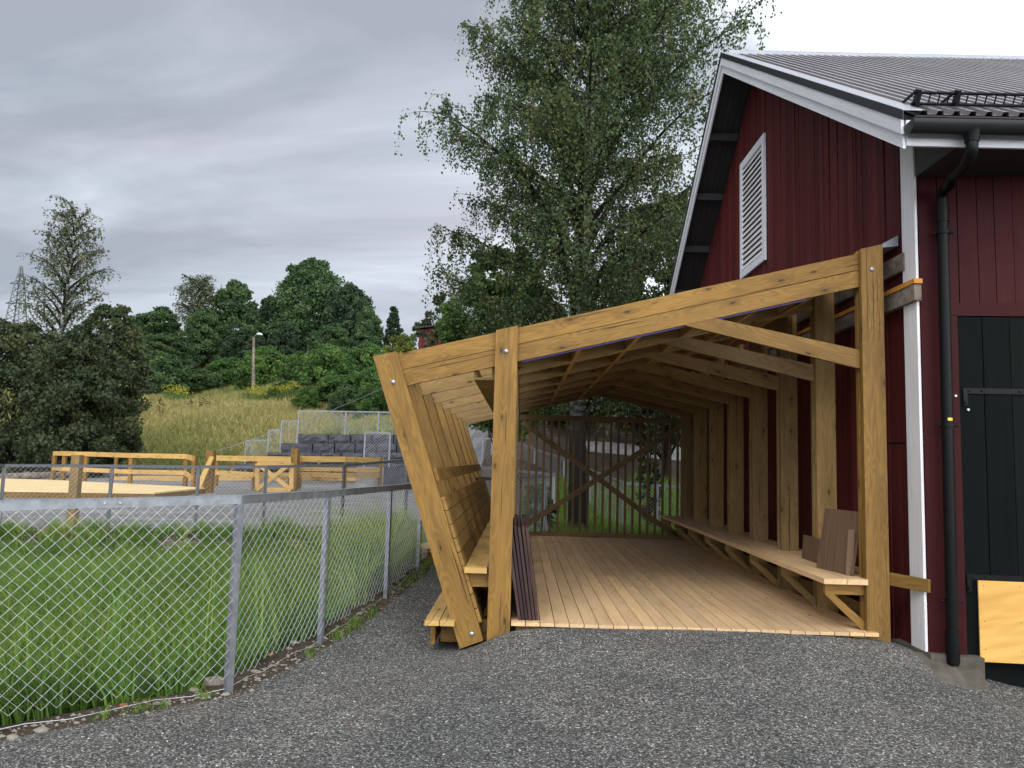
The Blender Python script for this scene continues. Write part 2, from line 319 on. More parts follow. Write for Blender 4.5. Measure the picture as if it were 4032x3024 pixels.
class MB:
    def __init__(s): s.v = []; s.f = []; s.g = []
    def face(s, pts, gd, sd, rnd):
        i = len(s.v)
        for p in pts:
            p = np.asarray(p, float); s.v.append(p); s.g.append((float(p@gd), float(p@sd), rnd))
        s.f.append(list(range(i, i+len(pts))))
    def prism(s, poly, ext, gd, rnd=None):
        """polygon (3-D points) pushed along ext; gd is the grain direction"""
        if rnd is None: rnd = RND.random()*10
        poly = [np.asarray(p, float) for p in poly]; ext = np.asarray(ext, float); gd = np.asarray(gd, float); gd = gd/np.linalg.norm(gd)
        hv = A([0., 0., 1.]) if abs(gd[2]) < .8 else A([1., 0., 0.])
        sa = np.cross(gd, hv); sa /= np.linalg.norm(sa); sd = sa+np.cross(gd, sa)
        nrm = np.cross(poly[1]-poly[0], poly[2]-poly[1])
        if np.dot(nrm, ext) > 0: poly = poly[::-1]
        s.face(poly, gd, sd, rnd); s.face([p+ext for p in poly[::-1]], gd, sd, rnd)
        n = len(poly)
        for i in range(n):
            a, b = poly[i], poly[(i+1) % n]; s.face([b, a, a+ext, b+ext], gd, sd, rnd)
    def board(s, p0, p1, w, t, wd, rnd=None):
        """centre line p0-p1, width w along wd, thickness t across both"""
        p0 = np.asarray(p0, float); p1 = np.asarray(p1, float); gd = p1-p0; gd = gd/np.linalg.norm(gd)
        wd = np.asarray(wd, float); wd = wd-gd*np.dot(wd, gd); wd /= np.linalg.norm(wd); td = np.cross(gd, wd)
        h = wd*w/2; q = td*t/2
        s.prism([p0-h-q, p1-h-q, p1+h-q, p0+h-q], td*t, gd, rnd)
    def box(s, x0, x1, y0, y1, z0, z1, gd=(0, 0, 1), rnd=None):
        s.prism([(x0, y0, z0), (x1, y0, z0), (x1, y0, z1), (x0, y0, z1)], (0, y1-y0, 0), gd, rnd)
    def tube(s, path, rad, n=8, cap=True, rnd=None):
        if rnd is None: rnd = RND.random()*10
        path = [np.asarray(p, float) for p in path]; m = len(path)
        if not hasattr(rad, '__len__'): rad = [rad]*m
        rings = []; u = 0; ref = np.array([0.37, .11, .92])
        for i, p in enumerate(path):
            t = path[min(i+1, m-1)]-path[max(i-1, 0)]; t = t/(np.linalg.norm(t)+1e-9)
            a = np.cross(t, ref)
            if np.linalg.norm(a) < .1: a = np.cross(t, (1, 0, 0))
            a /= np.linalg.norm(a); b = np.cross(t, a)
            if i: u += np.linalg.norm(p-path[i-1])
            base = len(s.v)
            for k in range(n):
                an = 2*math.pi*k/n; s.v.append(p+rad[i]*(a*math.cos(an)+b*math.sin(an))); s.g.append((u, k*rad[i]*2*math.pi/n, rnd))
            rings.append(base)
        for i in range(m-1):
            for k in range(n):
                s.f.append([rings[i]+k, rings[i]+(k+1) % n, rings[i+1]+(k+1) % n, rings[i+1]+k])
        if cap:
            for ri, rev in ((0, True), (-1, False)):
                i0 = len(s.v); s.v += [s.v[rings[ri]+k] for k in range(n)]; s.g += [s.g[rings[ri]+k] for k in range(n)]
                fc = [i0+k for k in range(n)]; s.f.append(fc[::-1] if rev else fc)
    def build(s, name, mat, parent=None, smooth=False):
        me = bpy.data.meshes.new(name); me.from_pydata([tuple(p) for p in s.v], [], s.f)
        a = me.attributes.new('g', 'FLOAT_VECTOR', 'POINT'); a.data.foreach_set('vector', np.array(s.g, dtype=np.float32).ravel())
        me.materials.append(MT[mat])
        if smooth: me.polygons.foreach_set('use_smooth', np.full(len(me.polygons), True))
        me.update(); o = bpy.data.objects.new(name, me); COL.objects.link(o)
        if parent is not None: o.parent = parent; localize(o, parent)
        return o
def tag(o, label=None, cat=None, group=None, kind=None):
    for k, v in (('label', label), ('category', cat), ('group', group), ('kind', kind)):
        if v: o[k] = v
    return o
def thing(name, loc, label, cat, group=None):
    o = bpy.data.objects.new(name, None); COL.objects.link(o); o.location = tuple(float(a) for a in loc); o.empty_display_size = .3
    return tag(o, label, cat, group)
A = np.array
def lerp(a, b, t): return A(a)*(1-t)+A(b)*t

# ------------------------------------------------------------------ terrain
def YD(d): return d-D0
FA = [(-5.3, 3.2), (-4.1, 3.85)] + [tuple(atD(x, 1080, d)[[0]])+(d,) for x, d in ((-7, 4.5), (518, 5.4), (707, 6.65), (842, 8.2), (908, 9.5))] + [(-1.15, 11.0), (-.75, 13.2), (-.1, 15.2), (.55, 17.0), (.85, 19.0)]
FB = [(-9.9, 11.5)] + [(atD(x, 1003, d)[0], d) for x, d in ((10, 13.4), (243, 13.7), (430, 14.0), (576, 14.4), (744, 15.2), (880, 17.5), (1030, 19.5))] + [(.85, 19.0)]
FENCE_A = [(x, YD(d)) for x, d in FA]; FENCE_B = [(x, YD(d)) for x, d in FB]
POND = FENCE_A + FENCE_B[::-1][1:] + [(-13, 4.2), (-13, -3.6)]
def poly_dist(x, y, poly):
    """signed distance, positive inside"""
    x = np.asarray(x, float); y = np.asarray(y, float); d = np.full(x.shape, 1e9); ins = np.zeros(x.shape, bool); n = len(poly)
    for i in range(n):
        (ax, ay), (bx, by) = poly[i], poly[(i+1) % n]
        ex_, ey_ = bx-ax, by-ay; t = np.clip(((x-ax)*ex_+(y-ay)*ey_)/(ex_*ex_+ey_*ey_+1e-9), 0, 1)
        d = np.minimum(d, np.hypot(x-ax-t*ex_, y-ay-t*ey_))
        with np.errstate(divide='ignore', invalid='ignore'):
            c = ((ay > y) != (by > y)) & (x < (bx-ax)*(y-ay)/(by-ay+1e-12)+ax)
        ins ^= c
    return np.where(ins, d, -d)
_cp = [(0, -6.5, -.18), (-3, -6.5, -.25), (3, -6.5, -.3), (6, -6.5, -.45), (-3, -2.4, -.30), (-2, -1.6, -.25), (-1.65, -.2, -.215), (-1.45, 1.4, -.10), (-1.25, 2.8, .02), (-1.2, 4.2, .0),
       (0, -3, -.16), (1.5, -3, -.17), (1.2, -1.5, -.08), (-.6, -1.5, -.2), (3, -3, -.26),
       (.1, -.25, -.035), (.7, -.22, -.02), (1.4, -.22, -.01), (2.1, -.22, -.015), (2.7, -.22, -.04), (3.15, -.25, -.09), (3.35, -.12, -.13), (3.42, -.5, -.30), (3.72, -.62, -.38), (4.2, -.6, -.42), (5.0, -.6, -.46), (3.3, -1.0, -.20), (.35, -.6, -.05), (1.4, -.6, -.04), (2.4, -.7, -.07),
       (-.38, -.12, -.225), (-.1, -.1, -.08), (-.55, -.35, -.26), (-.3, -.45, -.22), (-.62, .05, -.29), (-.9, -.4, -.27), (.0, -.4, -.10), (-.45, .4, -.30), (-.95, 0, -.26), (-1.0, 1, -.18), (-.75, .9, -.26), (3.85, -1.0, -.40), (4.3, -1.0, -.45), (5.0, -.9, -.46), (7, -1, -.5), (8, -4, -.6), (4.2, -2.5, -.34),
       (0, 2, -.24), (1.5, 2, -.24), (3, 2, -.24), (0, 6, -.24), (2, 6, -.24), (3.3, 6, -.24), (5, 3, -.3), (10, 3, -.4), (.3, 9, -.35), (2.5, 9.5, -.38), (4, 9.5, -.35),
       (-8, -5, -.35), (-12, -6, -.35), (-12, 7.5, -.06), (-8, 7.8, -.06), (-5, 8.2, -.05), (-3, 9.5, -.04), (-9, 14, -.05), (-16, 14, -.05), (-3, 16, .0), (-12, 24, -.05), (-20, 30, -.05), (-4, 26, .0), (-26, 20, -.05), (-8, 34, -.05), (-16, 36, -.05)]
_cp = A(_cp)
_K = lambda dx, dy: np.sqrt(dx*dx+dy*dy+.0036)
_n = len(_cp); _Am = np.zeros((_n+1, _n+1)); _Am[:_n, :_n] = _K(_cp[:, None, 0]-_cp[None, :, 0], _cp[:, None, 1]-_cp[None, :, 1]); _Am[:_n, :_n] += np.eye(_n)*(-.02); _Am[_n, :_n] = 1; _Am[:_n, _n] = 1
_W = np.linalg.solve(_Am, np.append(_cp[:, 2], 0))
def base_h(x, y):
    z = np.full(x.shape, _W[_n])
    for i in range(_n): z = z + _W[i]*_K(x-_cp[i, 0], y-_cp[i, 1])
    far = sst(22, 60, np.hypot(x+4, y-10)); return np.clip(z, -.9, .12)*(1-far)-.05*far
def wav(x, y, s, a, seed):
    r = np.random.RandomState(seed); o = 0
    for i in range(5):
        k = s*(1.7**i); th = r.rand()*6.28; o = o + a/(1.5**i)*np.sin(k*(x*math.cos(th)+y*math.sin(th))+r.rand()*6.28)
    return o
def terrain(x, y):
    x = np.asarray(x, float); y = np.asarray(y, float); d = y+D0
    z = base_h(x, y) + wav(x, y, 3.0, .006, 3)*sst(0.2, 1.0, np.hypot(x-1.2, y+.2)-1.0)
    # meadow hill beyond the yard
    h = np.interp(d, [43.5, 75, 84, 97, 115, 150, 400], [0, 7.0, 8.6, 12.0, 14.5, 16.5, 20]) + sst(46, 60, d)*wav(x, y, .16, .45, 9)
    z = z + h
    # bank held by the block wall and the slope behind the shelter
    wall = sst(-13.6, -13.2, x)*sst(42.9, 43.3, d)*(1-sst(-.5, 3, x)); zz = 1.0+.75*sst(-12.7, -12.4, x)+.55*sst(-11.8, -11.5, x)
    z = np.maximum(z, np.where(wall > .01, wall*zz + np.where(wall > .5, (d-43)*.10, 0), -9))
    bank = sst(-4.0, 1.5, x+ (d-30)*.12)*np.interp(d, [19.5, 24, 30, 36, 44, 60], [0, 1.0, 3.0, 4.6, 5.6, 7.5])
    z = z + bank*(1-sst(40, 60, d)*.6)
    # pond hollow
    pdz = poly_dist(x, y, POND); z = z - .85*sst(.12, 1.3, pdz)
    return z
def terr1(x, y): return float(terrain(A([x]), A([y]))[0])
def axis(parts):
    out = []
    for a, b, s in parts: out += list(np.arange(a, b, s))
    return A(sorted(set(np.round(out, 4))))
def ground():
    xs = np.concatenate([-np.geomspace(500, 30, 14), axis([(-29, -14, .5), (-14, -6.2, .22), (-6.2, 6, .085), (6, 14, .3), (14, 30.1, .8)]), np.geomspace(32, 500, 14)])
    for name, ys in (('ground', axis([(-40, -8, 4), (-8, -6.2, .2), (-6.2, 4, .085), (4, 14, .16), (14, 37.01, .35)])),
                     ('hill', np.concatenate([axis([(36.8, 40, .35)]), axis([(40, 100, .9)]), np.geomspace(101, 600, 24)]))):
        X, Y = np.meshgrid(xs, ys); Z = terrain(X, Y)
        if name == 'ground' and True: pass
        nx, ny = len(xs), len(ys); idx = np.arange(nx*ny).reshape(ny, nx)
        Fc = np.stack([idx[:-1, :-1], idx[:-1, 1:], idx[1:, 1:], idx[1:, :-1]], -1).reshape(-1, 4)
        pd = poly_dist(X, Y, POND); d = Y+D0
        grass = np.maximum(sst(.25, .7, pd), sst(42.5, 46, d+wav(X, Y, .4, .8, 4)))
        grass = np.where((X > -3) & (d > 19) & (d < 42), .10, grass)
        soil = sst(-.22, .02, pd)*(1-sst(.25, .6, pd))*sst(-7, -5.5, X+d*.3)
        soil = np.maximum(soil, sst(-.9, -.1, pd)*(d > 12.5)*(1-sst(.1, .4, pd))*.9)
        soil = np.maximum(soil, sst(3.55, 4.1, X)*(1-sst(-.7, -.25, Y))*sst(-1.7, -.9, Y)*(X < 9)*.62)
        soil = np.maximum(soil, .75*sst(-2.5, .5, X+(d-30)*.1)*sst(27, 31, d))
        soil = np.maximum(soil, .62*((X > -1.5) & (d > 14.5) & (d < 40)))
        nearp = 1-sst(7.4, 9.0, d); soil = np.maximum(soil, .8*sst(.35, .7, pd)*nearp); grass = grass*(1-.9*sst(.35, .7, pd)*nearp)
        pale = .75*sst(12.8, 14.5, d)*(1-sst(43, 46, d))*(X < 2)
        npobj(name, np.stack([X, Y, Z], -1).reshape(-1, 3), Fc, 'ground', smooth=True, attr2=('mask', np.stack([grass, soil, pale], -1).reshape(-1, 3)))['kind'] = 'structure'
ground()

# ------------------------------------------------------------------ pebbles on the gravel
def pebbles():
    r = np.random.RandomState(2); n = 60000
    d = 1.6+ (r.rand(n)**1.3)*5.4; x = (r.rand(n)-.5)*2*(d*.78+.3); y = d-D0
    pd = poly_dist(x, y, POND); ok = (pd < -.05) & ~((y > -.08) & (x > -.85)) & ~((x > 3.5) & (y > -.5)); x, y = x[ok], y[ok]; n = len(x)
    z = terrain(x, y); s = .003+.0045*r.rand(n)**2.5
    base = A([(1, 0, 0), (0, 1, 0), (-1, 0, 0), (0, -1, 0), (0, 0, 1)], float)
    th = r.rand(n)*6.28; V = base[None]*np.stack([s*(.7+.6*r.rand(n)), s*(.7+.5*r.rand(n)), s*(.45+.6*r.rand(n))], -1)[:, None]
    c, si = np.cos(th)[:, None], np.sin(th)[:, None]
    V = np.stack([V[..., 0]*c-V[..., 1]*si, V[..., 0]*si+V[..., 1]*c, V[..., 2]], -1) + r.randn(n, 5, 3)*.0008 + np.stack([x, y, z], -1)[:, None]
    T = A([(0, 1, 4), (1, 2, 4), (2, 3, 4), (3, 0, 4)]); Fc = (np.arange(n)[:, None, None]*5+T[None]).reshape(-1, 3)
    g = np.repeat(np.stack([r.rand(n), r.rand(n), r.rand(n)], -1), 5, 0)
    mat, nt, b, o = newmat('pebble'); N = NT(nt); a = N.sep(N.attr('g'))
    c_ = N.ramp(a[0], [(0, (.05, .05, .048)), (.5, (.15, .15, .14)), (.92, (.29, .285, .27)), (1, (.58, .57, .54))])
    c_ = N.mix(N.ramp(a[1], [(.7, 0), (.9, .5)]), c_, (.17, .10, .085)); nt.links.new(c_, b.inputs['Base Color']); b.inputs['Roughness'].default_value = .8
    MT['pebble'] = mat
    tag(npobj('gravel', V.reshape(-1, 3), Fc, 'pebble', g=g), 'loose grey crushed stone lying over the yard in front of the shelter', 'gravel', kind='stuff')
pebbles()

def rock(x, y, s, seed, mat='rock', label='', cat='rock', group=None, flat=.6):
    r = np.random.RandomState(seed); n = 8; V = []; m = 5
    for j in range(m):
        ph = math.pi*j/(m-1)
        for k in range(n):
            th = 2*math.pi*k/n; rr = s*(.75+.45*r.rand())
            V.append((rr*math.sin(ph)*math.cos(th)+x, rr*.8*math.sin(ph)*math.sin(th)+y, rr*flat*math.cos(ph)))
    V = A(V); z = terr1(x, y); V[:, 2] += z+s*flat*.35
    Fc = [(j*n+k, j*n+(k+1) % n, (j+1)*n+(k+1) % n, (j+1)*n+k) for j in range(m-1) for k in range(n)]
    o = npobj('rock', V, A(Fc), mat); return tag(o, label, cat, group)

# ------------------------------------------------------------------ grass
def blades(name, x, y, z, h, w, seed, mat, lean=.35, clump=None, segs=3, dirn=None):
    r = np.random.RandomState(seed); n = len(x)
    th = r.rand(n)*6.28; ld = r.rand(n)*6.28 if dirn is None else dirn+r.randn(n)*.6
    L = lean*(.3+r.rand(n)*1.2)*h; side = np.stack([np.cos(th), np.sin(th), 0*th], -1)*(w/2)[:, None]
    t = np.linspace(0, 1, segs+1); V = []
    for i, tt in enumerate(t):
        c = np.stack([x+np.cos(ld)*L*tt**2.0, y+np.sin(ld)*L*tt**2.0, z+h*(tt-.22*lean*2*tt**2.5)], -1)
        ww = (1-.92*tt**1.5); V += [c-side*ww, c+side*ww]
    V = np.stack(V, 1); k = 2*(segs+1)
    q = A([(2*i, 2*i+1, 2*i+3, 2*i+2) for i in range(segs)]); Fc = (np.arange(n)[:, None, None]*k+q[None]).reshape(-1, 4)
    cl = r.rand(n) if clump is None else clump
    g = np.repeat(np.stack([r.rand(n), cl, r.rand(n)], -1), k, 0)
    return npobj(name, V.reshape(-1, 3), Fc, mat, g=g, smooth=True)
def pond_grass():
    r = np.random.RandomState(7); n = 7600; kb = 37
    d = 3.5+r.rand(n)**.85*15.5; x = -(.2+r.rand(n)*.90*d)+(1.2*(d > 14)); y = d-D0
    pd = poly_dist(x, y, POND); ok = (pd > .22) & (x > -.86*d-.6); x, y, pd = x[ok], y[ok], pd[ok]; n = len(x)
    patch = .5+.5*np.sin(x*1.3+np.sin(y*.9)*1.5)*np.cos(y*1.1+x*.5)
    near = (1-sst(.9, 1.5, pd+.25*np.sin(x*3+y*2)))*(1-sst(7.2, 8.6, y+D0)); thin = (near > .5) & (r.rand(n) < .45); x, y, pd, patch, near = x[~thin], y[~thin], pd[~thin], patch[~thin], near[~thin]; n = len(x)
    hc = (.60+.68*(1-near))*(.58+.68*r.rand(n))*(.82+.3*patch)*(1-.60*sst(10.8, 12.6, y+D0))
    dirc = 2.5+1.1*np.sin(x*.8+y*.5)+.6*r.randn(n)
    cc = np.clip(.50-.30*near+.28*np.sin(x*2.1+1.3*np.sin(y*1.7))*np.cos(y*1.9-x*.7)+.22*r.randn(n)+.34*sst(7.0, 8.6, y+D0)*(x > -3.8)*(1-sst(10.5, 11.5, y+D0)), .05, 1)
    ang = r.rand(n, kb)*6.28; rad = np.abs(r.randn(n, kb))*.075
    X = (x[:, None]+np.cos(ang)*rad).ravel(); Y = (y[:, None]+np.sin(ang)*rad).ravel()
    ax_ = np.cos(ang)*.55+np.cos(dirc)[:, None]*.9; ay_ = np.sin(ang)*.55+np.sin(dirc)[:, None]*.9; dirn = np.arctan2(ay_, ax_).ravel()
    keep = poly_dist(X, Y, POND) > .13; H = (hc[:, None]*(.55+.55*r.rand(n, kb))).ravel()
    cl = np.clip(cc[:, None]+.13*r.randn(n, kb), .03, 1).ravel(); W = (.007+.010*r.rand(n*kb))
    X, Y, H, cl, W, dirn = X[keep], Y[keep], H[keep], cl[keep], W[keep], dirn[keep]
    tag(blades('grass', X, Y, terrain(X, Y)-.02, H, W, 8, 'grass', lean=.95, clump=cl, dirn=dirn, segs=4), 'tall lush green grass filling the fenced hollow', 'grass', kind='stuff')
pond_grass()
def weeds():
    r = np.random.RandomState(77); x = []; y = []
    for k in range(46):
        i = r.randint(1, 8); a, b = FENCE_A[i], FENCE_A[i+1]; f = r.rand(); cx, cy = a[0]*(1-f)+b[0]*f+.02+r.rand()*.08, a[1]*(1-f)+b[1]*f-.03; m = 9+r.randint(14)
        x += list(cx+r.randn(m)*.03); y += list(cy+r.randn(m)*.03)
    x, y = A(x), A(y)
    tag(blades('weeds', x, y, terrain(x, y)-.005, .05+.12*r.rand(len(x)), .005+.006*r.rand(len(x)), 78, 'grass', lean=.8, segs=3, clump=.2+.7*r.rand(len(x))), 'small tufts of grass growing out of the soil under the near fence', 'weeds', kind='stuff')
weeds()
def reeds():
    r = np.random.RandomState(17); x = []; y = []
    for k in range(170):
        cy = YD(4.4+r.rand()*3.6); cx = -1.6-r.rand()*.68*(cy+D0); m = 10; x += list(cx+r.randn(m)*.09); y += list(cy+r.randn(m)*.09)
    x, y = A(x), A(y); ok = poly_dist(x, y, POND) > .35; x, y = x[ok], y[ok]
    tag(blades('reeds', x, y, terrain(x, y)-.02, .70+.45*r.rand(len(x)), .013+.012*r.rand(len(x)), 18, 'grass', lean=.28, segs=4, clump=.2+.6*r.rand(len(x))), 'broad upright reed leaves among the grass by the near fence', 'reeds', kind='stuff')
reeds()
def meadow():
    r = np.random.RandomState(9); n = 95000
    d = 44+r.rand(n)*44; x = (r.rand(n)-1)*.70*d*1.0; y = d-D0
    ok = (x < -2) & ~((x > -13.8) & (d < 44.5)); x, y, d = x[ok], y[ok], d[ok]; z = terrain(x, y)
    gr = .5+.5*np.sin(x*.22+1.5*np.sin(y*.13))*np.cos(y*.21+x*.07)
    low = 1-sst(47, 58, d+4*np.sin(x*.3)); green = np.clip(low*.9+sst(73, 78, d)+.35*(gr > .72), 0, 1)
    clump = np.clip(.62-.5*green+.2*r.randn(len(x)), 0, 1)
    h = (.45+.5*r.rand(len(x)))*(.8+.5*gr); w = .05+.06*r.rand(len(x))
    tag(blades('meadow_grass', x, y, z-.03, h, w, 10, 'meadow', lean=.5, clump=clump, segs=2), 'long yellowed meadow grass covering the slope behind the yard', 'grass', kind='stuff')
meadow()

# ------------------------------------------------------------------ leaves and trees
def leaf_quads(P, s, r, droop=0.0, cl=None, asp=.75):
    n = len(P); a = r.randn(n, 3); a[:, 2] -= droop; a /= np.linalg.norm(a, axis=1)[:, None]
    b = r.randn(n, 3); b -= a*(a*b).sum(1)[:, None]; b /= np.linalg.norm(b, axis=1)[:, None]
    s = (s*(.7+.6*r.rand(n)))[:, None]; L = a*s; W = b*s*asp/2
    V = np.stack([P, P+L*.45-W, P+L, P+L*.45+W], 1)
    if cl is None: cl = r.rand(n)
    g = np.repeat(np.stack([r.rand(n), cl, r.rand(n)], -1), 4, 0)
    return V.reshape(-1, 3), np.arange(4*n).reshape(-1, 4), g
def bez(p0, p1, p2, n):
    t = np.linspace(0, 1, n)[:, None]; return (1-t)**2*A(p0)+2*t*(1-t)*A(p1)+t*t*A(p2)

def birch(name, base, H, prof, seed, label, nl=62, lsz=.062, dens=33, trunk_r=.19, leaf='leaf_birch', z0f=(2.6, 13.6), twig=1.0, sub=3.6, right=1.0, left=1.0, group=None, darkfoot=True, thick=1.0, ntw=3, zs_right=6.5):
    """a birch: trunk, rising limbs, side shoots and drooping twigs that carry the leaves"""
    r = np.random.RandomState(seed); rr = random.Random(3); bx, by, bz = base
    t = thing(name, (bx, by, bz), label, 'tree', group)
    tr = MB(); zs = np.linspace(0, H*.93, 30); wob = lambda z: A([bx-.10*math.sin(z*.35)+.02*z*.3, by+.12*math.sin(z*.5), bz+z])
    rad = [trunk_r*(1-z/H)**.8+.02+.3*trunk_r*math.exp(-z*1.4) for z in zs]
    tr.tube([wob(z) for z in zs], rad, 12); tr.build('trunk', 'birch_bark' if darkfoot else 'birch_pale', t, True)
    br = MB(); P = []; CL = []
    for i in range(nl):
        z0 = z0f[0]+z0f[1]*(i/nl)**.95; az = i*2.39996+r.rand()*.4
        hor = A([math.cos(az), math.sin(az), 0]); rise = .9+.5*r.rand()
        sidex = math.cos(az); Rr = prof(z0)*(.78+.3*r.rand())
        if z0 > zs_right and sidex > .4: Rr *= right
        if z0 > zs_right and sidex < -.3: Rr *= left
        p0 = wob(z0); p2 = p0+hor*Rr+A([0, 0, Rr*rise*.75]); p1 = p0+hor*Rr*.45+A([0, 0, Rr*rise*.62])
        L = bez(p0, p1, p2, 9); br.tube(L, list(np.linspace((.030+.018*Rr*(1-z0/H)+.012)*thick, .008*thick, 9)), 6, False)
        ns = int(7+Rr*sub)
        for k in range(ns):
            tt = .12+.88*(k+r.rand())/ns; b0 = L[min(int(tt*8), 8)]*(1-(tt*8 % 1))+L[min(int(tt*8)+1, 8)]*(tt*8 % 1) if tt < 1 else L[-1]
            a2 = az+rr.choice((-1, 1))*(.5+.9*r.rand()); sl_ = (.5+.9*r.rand()*(1-.35*tt))*twig
            s2 = b0+A([math.cos(a2)*sl_, math.sin(a2)*sl_, .35*sl_*r.rand()])
            S = bez(b0, (b0+s2)/2+A([0, 0, .15*twig]), s2, 5); br.tube(S, [.011*thick, .009*thick, .008*thick, .006*thick, .004*thick], 4, False)
            clv = r.rand()
            for q in range(ntw+int(3*r.rand())):
                h0 = S[1+q % 4]; dl = (.34+.72*r.rand())*twig; dr = A([r.randn()*.22, r.randn()*.22, 0])*twig
                T = bez(h0, h0+dr*.8+A([0, 0, .02]), h0+dr+A([0, 0, -dl]), 6); br.tube(T[::2], [.005*thick, .004*thick, .003*thick], 3, False)
                m = int(dl*dens); ti = r.rand(m)*.95+.05; w_ = ti[:, None]
                Q = (1-w_)**2*h0+2*w_*(1-w_)*(h0+dr*.8)+w_**2*(h0+dr+A([0, 0, -dl]))+r.randn(m, 3)*.055*twig
                P.append(Q); CL.append(np.clip(clv+.15*r.randn(m), 0, 1))
    br.build('branches', 'bark_dark', t, True)
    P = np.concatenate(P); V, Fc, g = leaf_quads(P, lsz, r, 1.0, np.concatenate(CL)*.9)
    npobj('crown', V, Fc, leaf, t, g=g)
    return t
_d = 17.3; _bx = atD(1262, 500, _d)[0]
birch('birch_tree', (_bx, YD(_d), terr1(_bx, YD(_d))-.1), 17.5, lambda z: np.interp(z, [1.5, 3, 5.2, 7.6, 9.6, 11.5, 14, 16.5, 17.5], [2.0, 3.2, 3.5, 3.0, 2.3, 1.9, 1.4, .8, .1]), 21,
      'tall birch with drooping twigs and half white trunk behind the shelter', nl=68, lsz=.069, dens=44, right=1.2, left=1.0, sub=4.3, ntw=4)

def make_tree(name, loc, H, Wd, seed, leaf, label, cat='tree', group=None, bark='bark_dark', clumps=60, per=170, ls=.2, base=.18, trunk=.02, shape='round', spread=.22, white=False, depth=1.0):
    """trunk with limbs that reach leaf clumps spread unevenly through the crown"""
    r = np.random.RandomState(seed); x, y, z = loc
    t = thing(name, (x, y, z), label, cat, group)
    z0 = H*base; tr = MB(); top = A([x+r.randn()*.02*H, y, z+H*.93])
    zs = np.linspace(0, 1, 9); path = [A([x, y, z-.15])*(1-k)+top*k+A([math.sin(k*5+seed), math.cos(k*4+seed), 0])*.012*H*k for k in zs]
    P = []; CL = []; centers = []
    for i in range(clumps):
        k = (i+.5)/clumps; zz = z0+(H-z0)*(k**(.85)); kk = (zz-z0)/(H-z0)
        if shape == 'round': R_ = Wd/2*math.sqrt(max(0, 1-(2*kk**.9-1)**2*.93))
        elif shape == 'cone': R_ = Wd/2*(1-kk)**.85+.03*Wd
        elif shape == 'birch': R_ = Wd/2*np.interp(kk, [0, .2, .45, .8, 1], [.85, 1, .8, .38, .06])
        else: R_ = Wd/2*math.sqrt(max(0.02, 1-kk**2.2))
        az = i*2.39996+r.rand()*.8; rad = R_*(.35+.65*r.rand()**.5)*(.85+.3*r.rand())
        c = A([x+math.cos(az)*rad, y+math.sin(az)*rad*depth, z+zz+r.randn()*.02*H]); centers.append(c)
        cs = Wd*spread*(.55+.65*r.rand())*(.6 if kk > .85 else 1)
        m = int(per*(.6+.8*r.rand())); q = r.randn(m, 3); q /= np.linalg.norm(q, axis=1)[:, None]; q *= (r.rand(m)**.45)[:, None]*cs*A([.62, .62, .42 if shape != 'birch' else .75])
        if shape == 'birch': q[:, 2] -= np.abs(r.randn(m))*cs*.25
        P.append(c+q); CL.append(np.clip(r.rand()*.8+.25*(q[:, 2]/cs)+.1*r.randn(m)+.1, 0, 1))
    if trunk:
        tr.tube(path, [trunk*H*(1-.88*k)+.01 for k in zs], 8)
        for i in range(0, clumps, 2 if clumps < 80 else 3):
            c = centers[i]; k = max(.08, min(.9, (c[2]-z)/H-.16)); p0 = path[0]*(1-k)+top*k
            tr.tube(bez(p0, (p0+c)/2+A([0, 0, .02*H]), c, 5), list(np.linspace(trunk*H*.32*(1-.6*k), .004*H*.3, 5)), 5, False)
        tr.build('trunk', 'birch_bark' if white else bark, t, True)
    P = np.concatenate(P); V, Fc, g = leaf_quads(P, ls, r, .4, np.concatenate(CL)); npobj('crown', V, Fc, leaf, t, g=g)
    return t
def copy_tree(o, loc, scale, rot, label):
    c = o.copy(); COL.objects.link(c); c.location = tuple(float(a) for a in loc); c.scale = scale; c.rotation_euler = (0, 0, rot); c['label'] = label
    for ch in o.children:
        k = ch.copy(); COL.objects.link(k); k.parent = c; k.matrix_parent_inverse = ch.matrix_parent_inverse.copy()
    return c
def gp(u, v, d):
    p = atD(u, v, d); return A([p[0], p[1], terr1(p[0], p[1])])
def hgt(u, vtop, d): p = atD(u, vtop, d); return p[2]-terr1(p[0], p[1])

G1 = 'trees on the hill behind the meadow'
def tr(u, vt, d, wpx, **k):
    return dict(loc=gp(u, 900, d), H=hgt(u, vt, d), Wd=wpx/1662*d, **k)
# left foreground group
_b = gp(118, 900, 46); _h = hgt(118, 392, 46)
birch('birch_tree', _b, _h, lambda z: np.interp(z/_h, [.15, .35, .55, .75, .9, 1], [1.8, 2.2, 2.1, 1.3, .75, .1]), 31, 'slender tall birch rising above the dark trees at far left', nl=50, lsz=.15, dens=7, trunk_r=.17, leaf='leaf_silver', z0f=(3.0, _h-5.0), twig=.95, sub=2.2, darkfoot=False, thick=1.5)
make_tree('dark_tree', **tr(30, 705, 40, 260, seed=32, leaf='leaf_dark', label='broad dark tree at the left edge under the pylon', clumps=130, per=230, ls=.19, base=.02, group='dark trees at the left edge of the yard'))
make_tree('dark_tree', **tr(165, 735, 38, 210, seed=33, leaf='leaf_dark', label='dark tree standing in front of the slender birch', clumps=120, per=230, ls=.18, base=.02, group='dark trees at the left edge of the yard'))
make_tree('dark_tree', **tr(225, 668, 41, 170, seed=34, leaf='leaf_dark', label='dark round tree rightmost of the dark left group beside the meadow', clumps=120, per=220, ls=.18, base=.06, group='dark trees at the left edge of the yard'))
